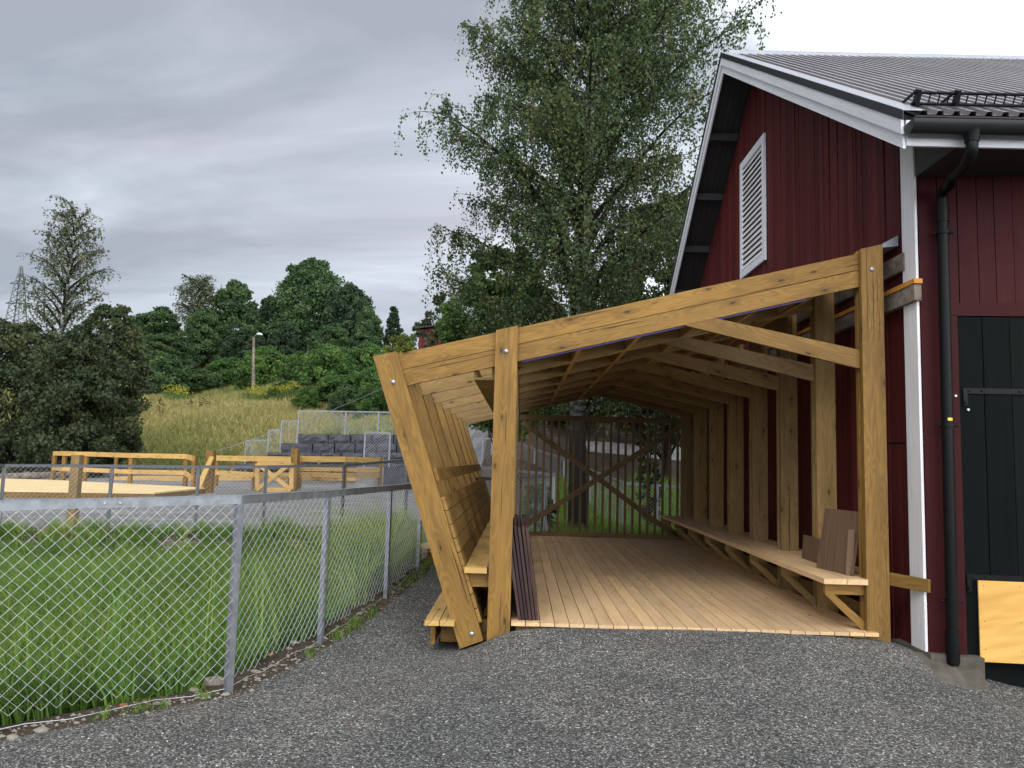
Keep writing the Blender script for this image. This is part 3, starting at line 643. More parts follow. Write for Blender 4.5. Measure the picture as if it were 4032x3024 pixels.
# hill trees
T1 = make_tree('broadleaf_tree', **tr(655, 566, 108, 175, seed=41, leaf='leaf_far', label='largest tree on the hill, broad and domed, highest on the skyline', clumps=170, per=210, ls=.42, base=.10, group=G1, shape='dome'))
T2 = make_tree('broadleaf_tree', **tr(745, 622, 104, 120, seed=42, leaf='leaf_hill_dark', label='dark rounded tree joining the right side of the largest hill tree', clumps=120, per=180, ls=.42, base=.10, group=G1, shape='dome'))
T3 = make_tree('broadleaf_tree', **tr(490, 618, 104, 130, seed=43, leaf='leaf_far', label='round mid green tree just right of the silvery hill birch', clumps=120, per=180, ls=.42, base=.08, group=G1, shape='dome'))
_b2 = gp(410, 900, 100); _h2 = hgt(410, 580, 100)
birch('birch_tree', _b2, _h2, lambda z: np.interp(z/_h2, [.3, .5, .7, .9, 1], [2.4, 2.6, 1.9, .9, .1]), 44, 'silvery birch with pale trunk on the hill skyline', nl=30, lsz=.28, dens=3.5, trunk_r=.26, leaf='leaf_silver', z0f=(_h2*.3, _h2*.6), twig=1.5, sub=1.5, darkfoot=False, thick=2.2)
def ct(src, u, vt, d, wpx, rot, label):
    loc = gp(u, 900, d); H = hgt(u, vt, d); p = src['HW']; return copy_tree(src, loc, (wpx/1662*d/p[1],)*2+(H/p[0],), rot, label)
T1['HW'] = [hgt(655, 566, 108), 175/1662*108]; T2['HW'] = [hgt(745, 622, 104), 120/1662*104]; T3['HW'] = [hgt(490, 618, 104), 130/1662*104]
ct(T3, 330, 668, 108, 110, 1.1, 'low dark green tree left of the silvery hill birch')
ct(T2, 285, 690, 112, 90, 2.4, 'hill tree peeping out behind the dark trees at left')
ct(T2, 572, 645, 112, 90, .7, 'dark tree filling the dip left of the largest hill tree')
ct(T1, 430, 668, 98, 95, 3.3, 'dark tree at the foot of the silvery hill birch')
ct(T3, 785, 668, 100, 70, 4.2, 'tree sloping down the right end of the hill group')
ct(T2, 610, 700, 96, 90, 5.2, 'shaded tree standing below the left side of the largest tree')
ct(T3, 710, 705, 94, 90, 1.9, 'shaded tree standing below the right side of the largest tree')
ct(T1, 350, 720, 92, 110, 2.9, 'lower tree at the left end of the hill wood')
ct(T2, 520, 715, 94, 100, .2, 'lower tree in the middle of the hill wood behind the street lamp')
for k in T1, T2, T3: del k['HW']
make_tree('spruce_tree', **tr(842, 668, 100, 60, seed=51, leaf='needle', label='pointed spruce right of the hill wood', shape='cone', clumps=70, per=110, ls=.34, spread=.2, base=.05))
make_tree('yellowish_tree', **tr(862, 725, 84, 75, seed=52, leaf='leaf_yellow', label='yellow green small tree beside the far red shed', clumps=50, per=120, ls=.3, base=.02, trunk=.015))
make_tree('pine_tree', **tr(905, 690, 95, 60, seed=53, leaf='leaf_far', label='thin tree behind the far red shed corner', clumps=40, per=110, ls=.32, base=.1))
# shrubs on the slope
G2 = 'shrubs along the upper edge of the meadow'
S1 = make_tree('shrub', **tr(352, 768, 80, 95, seed=61, leaf='leaf_far', label='dense dark shrub nearest the dark left trees', cat='shrub', clumps=70, per=150, ls=.26, base=.0, trunk=.012, group=G2, shape='dome'))
S2 = make_tree('shrub', **tr(565, 755, 80, 115, seed=62, leaf='leaf_green', label='large shrub behind the street lamp pole', cat='shrub', clumps=90, per=150, ls=.26, base=.0, trunk=.012, group=G2, shape='dome'))
S3 = make_tree('shrub', **tr(700, 748, 78, 120, seed=63, leaf='leaf_green', label='big bright shrub right of the street lamp', cat='shrub', clumps=100, per=150, ls=.26, base=.0, trunk=.012, group=G2, shape='dome'))
for o_, hw in ((S1, (352, 768, 80, 95)), (S2, (565, 755, 80, 115)), (S3, (700, 748, 78, 120))): o_['HW'] = [hgt(hw[0], hw[1], hw[2]), hw[3]/1662*hw[2]]
ct(S2, 290, 800, 82, 60, 1.2, 'small shrub just right of the dark left trees')
ct(S1, 430, 800, 84, 90, 2.0, 'low shrub between the lamp and the dark shrub')
ct(S3, 490, 775, 88, 100, 3.0, 'shrub at the foot of the wood left of the lamp')
ct(S2, 640, 765, 86, 90, 4.1, 'shrub half hidden behind the big bright shrub')
ct(S3, 790, 745, 82, 110, .9, 'tall shrub close to the leaning timber leg')
ct(S1, 745, 835, 64, 75, .4, 'dark low shrub in front of the big bright shrub')
ct(S3, 812, 830, 60, 90, 2.2, 'low shrub behind the guy wire and leaning leg')
ct(S2, 660, 838, 66, 60, 5.5, 'small round shrub right of the yellow flowers')
ct(S3, 735, 812, 70, 130, 3.7, 'broad shrub reaching down the slope left of the guy wire')
ct(S2, 800, 800, 66, 110, 1.0, 'light green shrub on the slope just left of the leaning leg')
ct(S3, 845, 775, 72, 110, 2.7, 'shrub directly behind the top of the leaning leg')
ct(S1, 610, 826, 72, 70, 4.9, 'low shrub right of the street lamp foot')
for k in (S1, S2, S3): del k['HW']
# trees behind shelter and barn
G3 = 'leafy trees behind the shelter roof'
make_tree('maple_tree', **tr(1085, 545, 21.5, 270, seed=71, leaf='leaf_green', label='bushy green tree left of the birch trunk above the roof beam', clumps=190, per=200, ls=.11, spread=.15, base=.30, trunk=.014, group=G3))
make_tree('maple_tree', **tr(1440, 430, 24, 260, seed=72, leaf='leaf_dark', label='dark leafy tree against the barn roof edge', clumps=170, per=190, ls=.12, spread=.15, base=.16, trunk=.016, group=G3))
make_tree('maple_tree', **tr(945, 640, 30, 100, seed=73, leaf='leaf_dark', label='small dark tree standing in front of the far red shed', clumps=60, per=110, ls=.12, spread=.2, base=.25, trunk=.016, group=G3))
make_tree('maple_tree', **tr(1250, 700, 29, 260, seed=74, leaf='leaf_dark', label='shaded tree low behind the birch trunk', clumps=140, per=190, ls=.14, spread=.16, base=.10, trunk=.012, group=G3))
make_tree('maple_tree', **tr(1410, 760, 27, 200, seed=75, leaf='leaf_dark', label='dark tree seen through the right end of the slatted screen', clumps=120, per=170, ls=.12, spread=.16, base=.15, trunk=.012, group=G3))
make_tree('maple_tree', **tr(1130, 800, 33, 170, seed=76, leaf='leaf_dark', label='dark low tree seen under the shelter roof at left', clumps=90, per=150, ls=.15, spread=.18, base=.10, trunk=.012, group=G3))
make_tree('shrub', **tr(1165, 1045, 17.6, 70, seed=77, leaf='leaf_green', label='green bush behind the left half of the slatted screen', cat='shrub', clumps=30, per=110, ls=.07, spread=.25, base=0, trunk=.01, group='bushes behind the slatted screen'))
make_tree('shrub', **tr(1405, 930, 17.9, 60, seed=78, leaf='leaf_dark', label='leafy hanging bush behind the right half of the slatted screen', cat='shrub', clumps=36, per=90, ls=.07, spread=.25, base=0.15, trunk=.01, group='bushes behind the slatted screen'))

def screen_grass():
    r = np.random.RandomState(27); n = 30000; d = 14.7+r.rand(n)*12; x = -.3+r.rand(n)*7*(d/20); y = d-D0
    ok = (poly_dist(x, y, POND) < 0) & (d < 23.2+.8*np.sin(x*2)) & (x > .75+(d-15)*.02); x, y, d = x[ok], y[ok], d[ok]
    tag(blades('grass', x, y, terrain(x, y)-.02, .25+.4*r.rand(len(x)), .014+.012*r.rand(len(x)), 28, 'grass', lean=.5, segs=2, clump=.25+.7*r.rand(len(x))), 'rough green grass growing behind the slatted screen', 'grass', kind='stuff')
screen_grass()
def flowers():
    r = np.random.RandomState(33)
    for (u0, u1, v, d, n, lab) in ((530, 635, 846, 71, 26, 'band of yellow flowers below the street lamp'), (365, 400, 848, 74, 9, 'patch of yellow flowers left of the lamp in the meadow'), (285, 310, 845, 74, 6, 'small patch of yellow flowers beside the dark left trees')):
        P = []; 
        for k in range(n):
            u = u0+(u1-u0)*r.rand(); p = gp(u, v, d+r.randn()*1.2); m = 40
            P.append(p+A([0, 0, 1.25])+r.randn(m, 3)*A([.35, .35, .16]))
        P = np.concatenate(P); V, Fc, g = leaf_quads(P, .13, r, 0); tag(npobj('flowers', V, Fc, 'flower', g=g), lab, 'flowers', kind='stuff')
        x = np.repeat(P[::3, 0], 2)+r.randn(len(P[::3])*2)*.2; y = np.repeat(P[::3, 1], 2)
        tag(blades('stems', x, y, terrain(x, y), np.full(len(x), 1.15), np.full(len(x), .06), 5, 'leaf_green', segs=2, lean=.2), 'green stems under the '+lab.split('of ')[1], 'plant stems', kind='stuff')
    P = []
    for k in range(34):
        u = r.choice([275, 288, 297, 306, 320, 345, 352, 408, 414, 433, 446])+r.randn()*4; p = gp(u, 870, 66+r.randn()*2.0); m = 26
        P.append(p+A([0, 0, .75])+r.randn(m, 3)*A([.05, .05, .32]))
    V, Fc, g = leaf_quads(np.concatenate(P), .12, r, 0); tag(npobj('dock_plants', V, Fc, 'dock', g=g), 'reddish brown seeding dock stalks standing in the meadow', 'weeds', kind='stuff')
flowers()

# ------------------------------------------------------------------ chain-link fences
def chainlink(pts, zg, zt, label, pitch=.081, rw=.0016, rail=.055, post=.05, segs=2, posts=None, railmat='galv', drop=0.0, name='chain_link_fence', postmat='galv', group=None, bare=.07):
    """pts plan points with a post at each, zg ground height, zt rail top height (lists)"""
    t = thing(name, (pts[0][0], pts[0][1], zg[0]), label, 'fence', group)
    n = len(pts)
    if posts is None: posts = range(n)
    for i in posts:
        x, y = pts[i]; m = MB(); a = pts[max(0, i-1)]; b = pts[min(n-1, i+1)]; dv = A([b[0]-a[0], b[1]-a[1], 0]); dv /= np.linalg.norm(dv)
        m.board((x, y, zg[i]-.15), (x, y, zt[i]-.012), post, post*.8, dv); m.build('post', postmat, t)
    if rail:
        m = MB()
        for i in range(n-1):
            a = A([*pts[i], zt[i]-rail/2]); b = A([*pts[i+1], zt[i+1]-rail/2]); dv = b-a; nr = np.cross(dv/np.linalg.norm(dv), (0, 0, 1)); nr /= np.linalg.norm(nr)
            off = nr*(.8*post*.5+.004); m.board(a+off, b+off, rail, .006, (0, 0, 1)); m.board(a+A([0, 0, rail/2+.003])+off*.2, b+A([0, 0, rail/2+.003])+off*.2, post, .005, nr)
        m.build('top_rail', railmat, t)
    V = []; Fc = []
    s0 = 0; p2 = pitch/2; moff = post*.4+rw*3
    tri = [(0, 2*math.pi/3, 4*math.pi/3)]
    for i in range(n-1):
        a = A([*pts[i], 0.]); b = A([*pts[i+1], 0.]); L = np.linalg.norm(b-a); dv = (b-a)/L; nr = np.cross(dv, (0, 0, 1))
        zb0, zb1, zt0, zt1 = zg[i]+bare, zg[i+1]+bare, zt[i]-rail, zt[i+1]-rail
        k0 = int(math.ceil(s0/p2)); k1 = int((s0+L)/p2)
        for k in range(k0, k1):
            sl0 = k*p2-s0; f = min(max((sl0+p2/2)/L, 0), 1); zb = zb0*(1-f)+zb1*f; ztp = zt0*(1-f)+zt1*f
            nj = int((ztp-zb)/p2)
            for j in range(nj):
                fwd = (j+k) % 2 == 0; z0_ = ztp-(j+1)*p2; z1_ = z0_+p2
                if fwd: A0, A1 = (sl0, z0_), (sl0+p2, z1_); off = rw*1.3
                else: A0, A1 = (sl0+p2, z0_), (sl0, z1_); off = -rw*1.3
                r_ = rw if fwd else rw*.62
                for q in range(segs):
                    t0, t1 = q/segs, (q+1)/segs; o0 = off*(math.sin(math.pi*t0)*1.5+.0); o1 = off*(math.sin(math.pi*t1)*1.5)
                    P0 = a+dv*(A0[0]+(A1[0]-A0[0])*t0)+A([0, 0, A0[1]+(A1[1]-A0[1])*t0])+nr*(o0+moff)
                    P1 = a+dv*(A0[0]+(A1[0]-A0[0])*t1)+A([0, 0, A0[1]+(A1[1]-A0[1])*t1])+nr*(o1+moff)
                    V.append((P0, P1, r_, nr))
        s0 += L
    P0 = A([v[0] for v in V]); P1 = A([v[1] for v in V]); rr = A([v[2] for v in V]); nn = A([v[3] for v in V])
    dd = P1-P0; dd /= np.linalg.norm(dd, axis=1)[:, None]; bb = np.cross(dd, nn)
    vs = []
    for P in (P0, P1):
        for an in (math.pi/4, 3*math.pi/4, 5*math.pi/4, 7*math.pi/4): vs.append(P+(nn*math.cos(an)+bb*math.sin(an))*rr[:, None])
    VV = np.stack(vs, 1); m_ = len(P0); q = A([(k, (k+1) % 4, 4+(k+1) % 4, 4+k) for k in range(4)])
    npobj('wire_mesh', VV.reshape(-1, 3), (np.arange(m_)[:, None, None]*8+q[None]).reshape(-1, 4), 'wire', t, smooth=False)
    return t
def fence_main():
    pts = FENCE_A; zg = [terr1(x, y) for x, y in pts]
    rt = [1.11, 1.10]+[float(atD(u, v, d)[2]) for u, v, d in ((2, 1083, 4.5), (518, 1071, 5.4), (707, 1060, 6.65), (842, 1049, 8.2), (908, 1043, 9.5))]+[1.08, 1.06, 1.05, 1.05, 1.08]
    t = chainlink(pts, zg, rt, 'galvanised chain-link fence curving along the gravel in front of the tall grass', bare=.085)
    m = MB()
    for (u, d) in ((218, 4.83), (236, 4.86)):
        p = atD(u, 1085, d); 
    for f in (.40, .46):
        a = A([*pts[2], rt[2]]); b = A([*pts[3], rt[3]]); p = a*(1-f)+b*f; dv = (b-a)/np.linalg.norm(b-a); nr = np.cross(dv, (0, 0, 1)); c = p+nr*.026+A([0, 0, -.027])
        m = MB(); m.tube([c, c+nr*.006, c+nr*.009], [.009, .009, .005], 8); m.build('bolt', 'bolt', t, True)
    # loose bottom wire
    w = MB(); path = []
    for i in range(1, 8):
        for f in np.linspace(0, 1, 6, endpoint=False):
            a = A([*pts[i], zg[i]+.03]); b = A([*pts[i+1], zg[i+1]+.03]); path.append(a*(1-f)+b*f+A([0, 0, .012*math.sin(f*6.28*2)]))
    w.tube(path, .0022, 4); w.build('bottom_wire', 'wire', t)
    pts = FENCE_B; zg = [terr1(x, y) for x, y in pts]
    rt = [1.12]+[float(atD(u, v, d)[2]) for u, v, d in ((10, 1003, 13.4), (243, 1004, 13.7), (430, 1006, 14.0), (576, 1006, 14.4), (744, 1003, 15.2), (880, 992, 17.5))]+[1.20, 1.08]
    chainlink(pts, zg, rt, 'chain-link fence with dark top rail on the far side of the grass hollow', pitch=.085, rw=.0014, segs=1, railmat='galv_dark', postmat='galv_dark', rail=.045, post=.055)
fence_main()
def fence_list(uvd, h, label, **k):
    pts = []; zt = []
    for u, v, d in uvd: p = atD(u, v, d); pts.append((p[0], p[1])); zt.append(float(p[2]))
    zg = [z-h for z in zt] if h else [terr1(*p) for p in pts]
    return chainlink(pts, zg, zt, label, **k)
FG = 'stepped fence panels on the block wall'
fence_list([(1100, 948, 28), (1155, 968, 26), (1218, 990, 24), (1275, 1014, 21), (1345, 1041, 18), (1420, 1046, 17.6), (1490, 1050, 17.2)], 1.2, 'chain-link fence descending behind the slatted screen', pitch=.085, rw=.0016, segs=1, bare=.05)
fence_list([(0, 959, 41), (72, 960, 42), (137, 962, 43.5), (200, 964, 45), (266, 966, 46)], 1.45, 'pale chain-link fence before the dark trees at the left edge', pitch=.16, rw=.004, segs=1, rail=.06, post=.09)
fence_list([(532, 950, 42.6), (580, 950, 42.6)], 1.2, 'lowest step of the fence left of the block wall', pitch=.14, rw=.0035, segs=1, post=.07, group=FG)
fence_list([(581, 928, 42.2), (608, 928, 42.2)], 1.35, 'second step of the fence on the block wall', pitch=.14, rw=.0035, segs=1, post=.07, group=FG)
fence_list([(609, 908, 42.1), (645, 908, 42.1)], 1.35, 'third step of the fence on the block wall', pitch=.14, rw=.0035, segs=1, post=.07, group=FG)
fence_list([(646, 886, 42.0), (747, 888, 42.0), (818, 889, 42.0), (870, 890, 42.0)], 1.35, 'highest and longest stretch of fence on the block wall', pitch=.14, rw=.0035, segs=1, post=.07, group=FG)
fence_list([(789, 932, 37), (843, 934, 37)], 1.55, 'tall grey mesh gate panel before the block wall', pitch=.14, rw=.0035, segs=1, post=.07, name='mesh_gate')
fence_list([(1024, 946, 30), (1043, 946, 30), (1063, 946, 30)], 1.45, 'mesh panel seen between the leaning leg and the upright post', pitch=.12, rw=.003, segs=1, post=.07)
def guywire():
    P = [atD(440, 983, 36), atD(540, 952, 37), atD(640, 918, 38), atD(712, 888, 38.5), atD(775, 862, 36), atD(835, 835, 34)]
    t = thing('handrail', (P[0][0], P[0][1], terr1(P[0][0], P[0][1])), 'thin slanting metal handrail rising over the stepped fences', 'handrail')
    m = MB(); m.tube(P, .017, 6); m.build('rail', 'galv', t, True)
    for (u, v, u2, v2, d) in ((538, 953, 548, 985, 37), (538, 953, 555, 988, 37), (714, 888, 760, 938, 38.5), (714, 888, 768, 935, 38.5), (655, 912, 668, 938, 38)):
        m = MB(); m.tube([atD(u, v, d), atD(u2, v2, d)], .016, 5); m.build('stay', 'galv', t)
guywire()

# ------------------------------------------------------------------ block wall
def blockwall():
    G = 'dark stone blocks of the retaining wall'; r = np.random.RandomState(4)
    t = thing('retaining_wall', (-12, YD(42), -.05), 'stacked dark rough stone block wall below the stepped fence', 'wall')
    rows = [(643, 900, 939, 957.5, [643, 708, 757, 803, 850, 900]), (606, 900, 958.5, 978, [606, 674, 722, 766, 812, 856, 900]), (575, 900, 979, 992, [575, 640, 692, 736, 790, 840, 900]), (530, 900, 993, 1002, [530, 600, 660, 720, 780, 840, 900]), (500, 900, 1003, 1016, [500, 560, 620, 690, 750, 820, 900])]
    for ri, (a, b, y0, y1, xs) in enumerate(rows):
        for i in range(len(xs)-1):
            dd = 41.9-.10*ri; p0 = atD(xs[i]+.6, y1, dd); p1 = atD(xs[i+1]-.6, y0, dd); m = MB(); n = 5
            x0, x1, z0, z1 = p0[0], p1[0], min(p0[2], p1[2]), max(p0[2], p1[2])
            # rough front: grid with jitter
            gx = np.linspace(x0, x1, 7); gz = np.linspace(z0, z1, 4); J = {}
            for ii, xx in enumerate(gx):
                for jj, zz in enumerate(gz):
                    e = ii in (0, 6) or jj in (0, 3); J[ii, jj] = A([xx+r.randn()*.012, YD(dd)+(.06 if e else r.randn()*.035), zz+r.randn()*.010])
            for ii in range(6):
                for jj in range(3): m.face([J[ii, jj], J[ii+1, jj], J[ii+1, jj+1], J[ii, jj+1]], A([1, 0, 0.]), A([0, 0, 1.]), 1.0)
            m.box(x0+.01, x1-.01, YD(dd)+.05, YD(dd)+1.1, z0+.005, z1-.005)
            m.build('stone_block', 'stone', t)
    t = thing('concrete_block', (0, 0, 0), 'low rough concrete block wall behind the leaning leg', 'wall')
    p0 = atD(768, 1055, 33); p1 = atD(826, 1010, 33); p2 = atD(905, 1010, 30)
    t.location = tuple(float(c) for c in p0)
    m = MB(); m.prism([(p0[0], p0[1], p0[2]), (p0[0]+1.15, p0[1]+.05, p0[2]), (p0[0]+1.15, p0[1]+.05, p1[2]), (p0[0], p0[1], p1[2])], (.2, .9, 0), (1, 0, 0)); m.build('end_block', 'concrete_light', t)
    m = MB(); m.prism([(p0[0]+1.18, p0[1]+.12, p0[2]), (p0[0]+5, p0[1]+.12, p0[2]), (p0[0]+5, p0[1]+.12, p1[2]+.02), (p0[0]+1.18, p0[1]+.12, p1[2]+.02)], (.0, .9, 0), (1, 0, 0)); m.build('long_block', 'stone', t)
blockwall()

# ------------------------------------------------------------------ paddock: platform and rail fences
def paddock():
    zt = -1.22+CZ
    def q(u, v, z=zt): return atZ(u, v, z)
    a = q(335, 1064); b = q(446, 1053); c = q(112, 1036.5); a2 = a+(A(atZ(0, 1059, zt))-a)*2.2; c2 = c+A([-14, 0, 0])
    t = thing('platform', (a[0], a[1], -.05), 'low pale board platform in the yard at the left', 'platform')
    m = MB(); m.prism([a2, a, b, c, c2], (0, 0, -.04), (1, 0, 0), 3.0); m.build('deck', 'pale', t)
    m = MB(); m.board(a2+A([0, .02, -.135]), a+A([0, .02, -.135]), .17, .04, (0, 0, 1)); m.board(a+A([0, .0, -.135]), b+A([0, 0, -.135]), .17, .04, (0, 0, 1)); m.build('edge_board', 'treated', t)
    m = MB(); m.board(a2+A([0, .06, -.22]), a+A([0, .06, -.22]), .10, .04, (0, 0, 1)); m.board(a+A([-.05, .0, -.22]), b+A([-.05, 0, -.22]), .10, .04, (0, 0, 1)); m.build('lower_edge_board', 'treated_dark', t)
    # big separate posts
    G = 'stout square posts standing in the yard'
    for (u, vt, vb, d, w, lab) in ((168, 983, 1137, 14.4, .155, 'thick brown square post between the fence and the pale platform'), (456, 973, 1068, 26.6, .26, 'stout post with a diagonal prop at the platform corner'), (638, 969, 1062, 29.5, .26, 'stout post beside the cross braced gate')):
        top = atD(u, vt, d); m = MB(); m.box(top[0]-w/2, top[0]+w/2, top[1]-w/2, top[1]+w/2, terr1(top[0], top[1])-.1, top[2]); tag(m.build('wooden_post', 'inner' if d < 20 else 'treated'), lab, 'post', G)
    # rail fence along platform and beyond
    def railfence(posts, rails, label, lo=None):
        t = thing('rail_fence', atD(posts[0][0], posts[0][2], posts[0][3]), label, 'fence', 'pine rail fences of the paddock')
        P = []
        for (u, v0, v1, d) in posts:
            p = atD(u, v0, d); z = atD(u, v1, d)[2]; m = MB(); w = .13 if d > 25 else .1; m.box(p[0]-w/2, p[0]+w/2, p[1]-w/2, p[1]+w/2, z, p[2]); m.build('post', 'treated', t); P.append((p, z))
        for fr, hh in rails:
            m = MB()
            for i in range(len(P)-1):
                (pa, za), (pb, zb) = P[i], P[i+1]; A0 = A([pa[0], pa[1]-.085, za+(pa[2]-za)*fr]); B0 = A([pb[0], pb[1]-.085, zb+(pb[2]-zb)*fr]); m.board(A0, B0, hh, .045, (0, 0, 1))
            m.build('rail', 'new', t)
        return t
    railfence([(119, 975, 1037, 31.0), (141, 975, 1041, 30), (188, 976, 1043, 29.3), (285, 979, 1048, 28.3), (404, 981, 1051, 27.6), (421, 985, 1066, 26.8)], [(.93, .17), (.42, .16)], 'pine rail fence along the far edge of the pale platform')
    railfence([(252, 985, 1040, 36), (507, 985, 1038, 38), (690, 987, 1038, 39), (828, 990, 1040, 39)], [(.10, .24)], 'low single board fence across the back of the yard')
    railfence([(470, 985, 1050, 29.2), (552, 986, 1058, 29), (630, 987, 1058, 29.4)], [(.93, .20), (.45, .18)], 'pine rail fence between the two stout posts')
    railfence([(650, 987, 1056, 30), (747, 988, 1058, 31.5), (822, 990, 1056, 33)], [(.94, .22), (.45, .2), (.62, .16)], 'pine rail fence running from the gate to the block wall')
    t = thing('field_gate', atD(552, 1062, 28.6), 'wooden gate with crossed braces beside a stout post', 'gate')
    z = 28.6; c = [atD(u, v, z) for u, v in ((556, 1001, ), (630, 1001), (630, 1058), (556, 1058))]
    for i, (p, q_) in enumerate(((0, 1), (3, 2), (0, 3), (1, 2))): m = MB(); m.board(c[p], c[q_], .16, .05, (0, 0, 1) if i < 2 else (1, 0, 0)); m.build('rail' if i < 2 else 'stile', 'new', t)
    for p, q_ in ((0, 2), (3, 1)): m = MB(); m.board(c[p]+A([0, -.05-.05*p/3, 0]), c[q_]+A([0, -.05-.05*p/3, 0]), .15, .045, (0, 0, 1)); m.build('brace', 'new', t)
    # diagonal prop and the low ramp timbers
    m = MB(); m.board(atD(430, 1052, 26.2), atD(458, 986, 26.35), .16, .06, (1, 0, 0)); tag(m.build('prop_board', 'new'), 'slanting prop board leaning on the stout corner post', 'board')
    m = MB(); L = atZ(0, 1030, .25); m.tube([atD(-20, 1034, 33), atD(40, 1030, 33), atD(90, 1027, 34), atD(160, 1024, 35)], [.2, .18, .16, .12], 8); tag(m.build('log', 'grey_wood', None, True), 'long grey peeled log lying behind the pale platform', 'log')
    G = 'black tyres lying by the paddock'
    for u, d in ((600, 38), (655, 38.5), (700, 38.5), (560, 38)):
        p = atD(u, 1022, d); m = MB(); zc = terr1(p[0], p[1])
        ring = [A([p[0]+.42*math.cos(a_), p[1]+.42*math.sin(a_), zc+.52]) for a_ in np.linspace(0, 2*math.pi, 17)]
        m.tube(ring, .13, 8, False); tag(m.build('tyre', 'black', None, True), 'black tyre lying behind the paddock fence', 'tyre', G)
paddock()

# ------------------------------------------------------------------ lamp, pylon, shed
def lamp():
    d = 75; p = gp(548, 840, d); top = atD(548, 729, d); t = thing('street_lamp', p, 'weathered pole street lamp with pale head on the hillside', 'street lamp')
    m = MB(); m.tube([(p[0], p[1], p[2]-.2), (top[0], top[1], top[2])], [.17, .12], 8); m.build('pole', 'grey_wood', t, True)
    m = MB(); m.tube([top+A([0, 0, -.15]), top+A([.15, 0, .2]), top+A([.5, -.1, .32])], .04, 6); m.build('arm', 'galv', t, True)
    m = MB(); m.tube([top+A([.35, -.1, .33]), top+A([.6, -.12, .36]), top+A([.9, -.14, .27])], [.08, .14, .05], 8); m.build('lamp_head', 'white_clean', t, True)
lamp()
def pylon():
    d = 170; c = atD(16, 900, d); top = atD(16, 574, d)[2]; bx, by = c[0], c[1]; bz = terr1(bx, by)
    t = thing('power_pylon', (bx, by, bz), 'steel lattice power pylon behind the trees at the left edge', 'pylon')
    m = MB(); H = top-bz; W = lambda z: np.interp((z-bz)/H, [0, .55, .8, 1], [2.4, 1.35, .8, .12]); zs = np.linspace(bz, top, 17)
    cor = lambda z, k: A([bx+W(z)*(-1 if k in (0, 3) else 1), by+W(z)*(-1 if k < 2 else 1), z])
    for k in range(4): m.tube([cor(z, k) for z in zs], .13, 4)
    for i in range(16):
        for k in range(4):
            m.tube([cor(zs[i], k), cor(zs[i+1], (k+1) % 4)], .06, 3); m.tube([cor(zs[i], (k+1) % 4), cor(zs[i+1], k)], .06, 3)
    m.build('tower', 'galv_dark', t)
    for v in (612, 700, 655):
        z = atD(16, v, d)[2]; w = 2.2 if v != 655 else 2.8; m = MB(); m.tube([(bx-w, by, z), (bx, by, z+.9), (bx+w, by, z)], .10, 4); m.tube([(bx-w, by, z), (bx+w, by, z)], .10, 4); m.build('cross_arm', 'galv_dark', t)
pylon()
def shed():
    d = 55; t = thing('shed', gp(930, 800, d), 'small dark red shed with dark roof up behind the shelter', 'shed')
    a = atD(904, 745, d); b = atD(904, 712, d); c = atD(957, 700, d); x0, x1 = a[0], a[0]+4.2; y = a[1]; zb = terr1(x0, y)-.5
    m = MB(); n = 18
    for i in range(n):
        u0 = x0+(x1-x0)*i/n; u1 = x0+(x1-x0)*(i+.93)/n; zt = b[2]+(c[2]-b[2])*(i+.5)/n; m.box(u0, u1, y-.012*(i % 2), y+.05, zb, zt)
    m.box(x0+.02, x1-.02, y+.05, y+3, zb, b[2]-.05); m.build('wall', 'far_red', t)
    m = MB(); m.prism([(x0-.3, y-.35, b[2]+.02), (x1+.3, y-.35, c[2]+.25), (x1+.3, y-.35, c[2]+.37), (x0-.3, y-.35, b[2]+.14)], (0, 3.7, 0), (1, 0, 0)); m.build('roof', 'gutter', t)
shed()

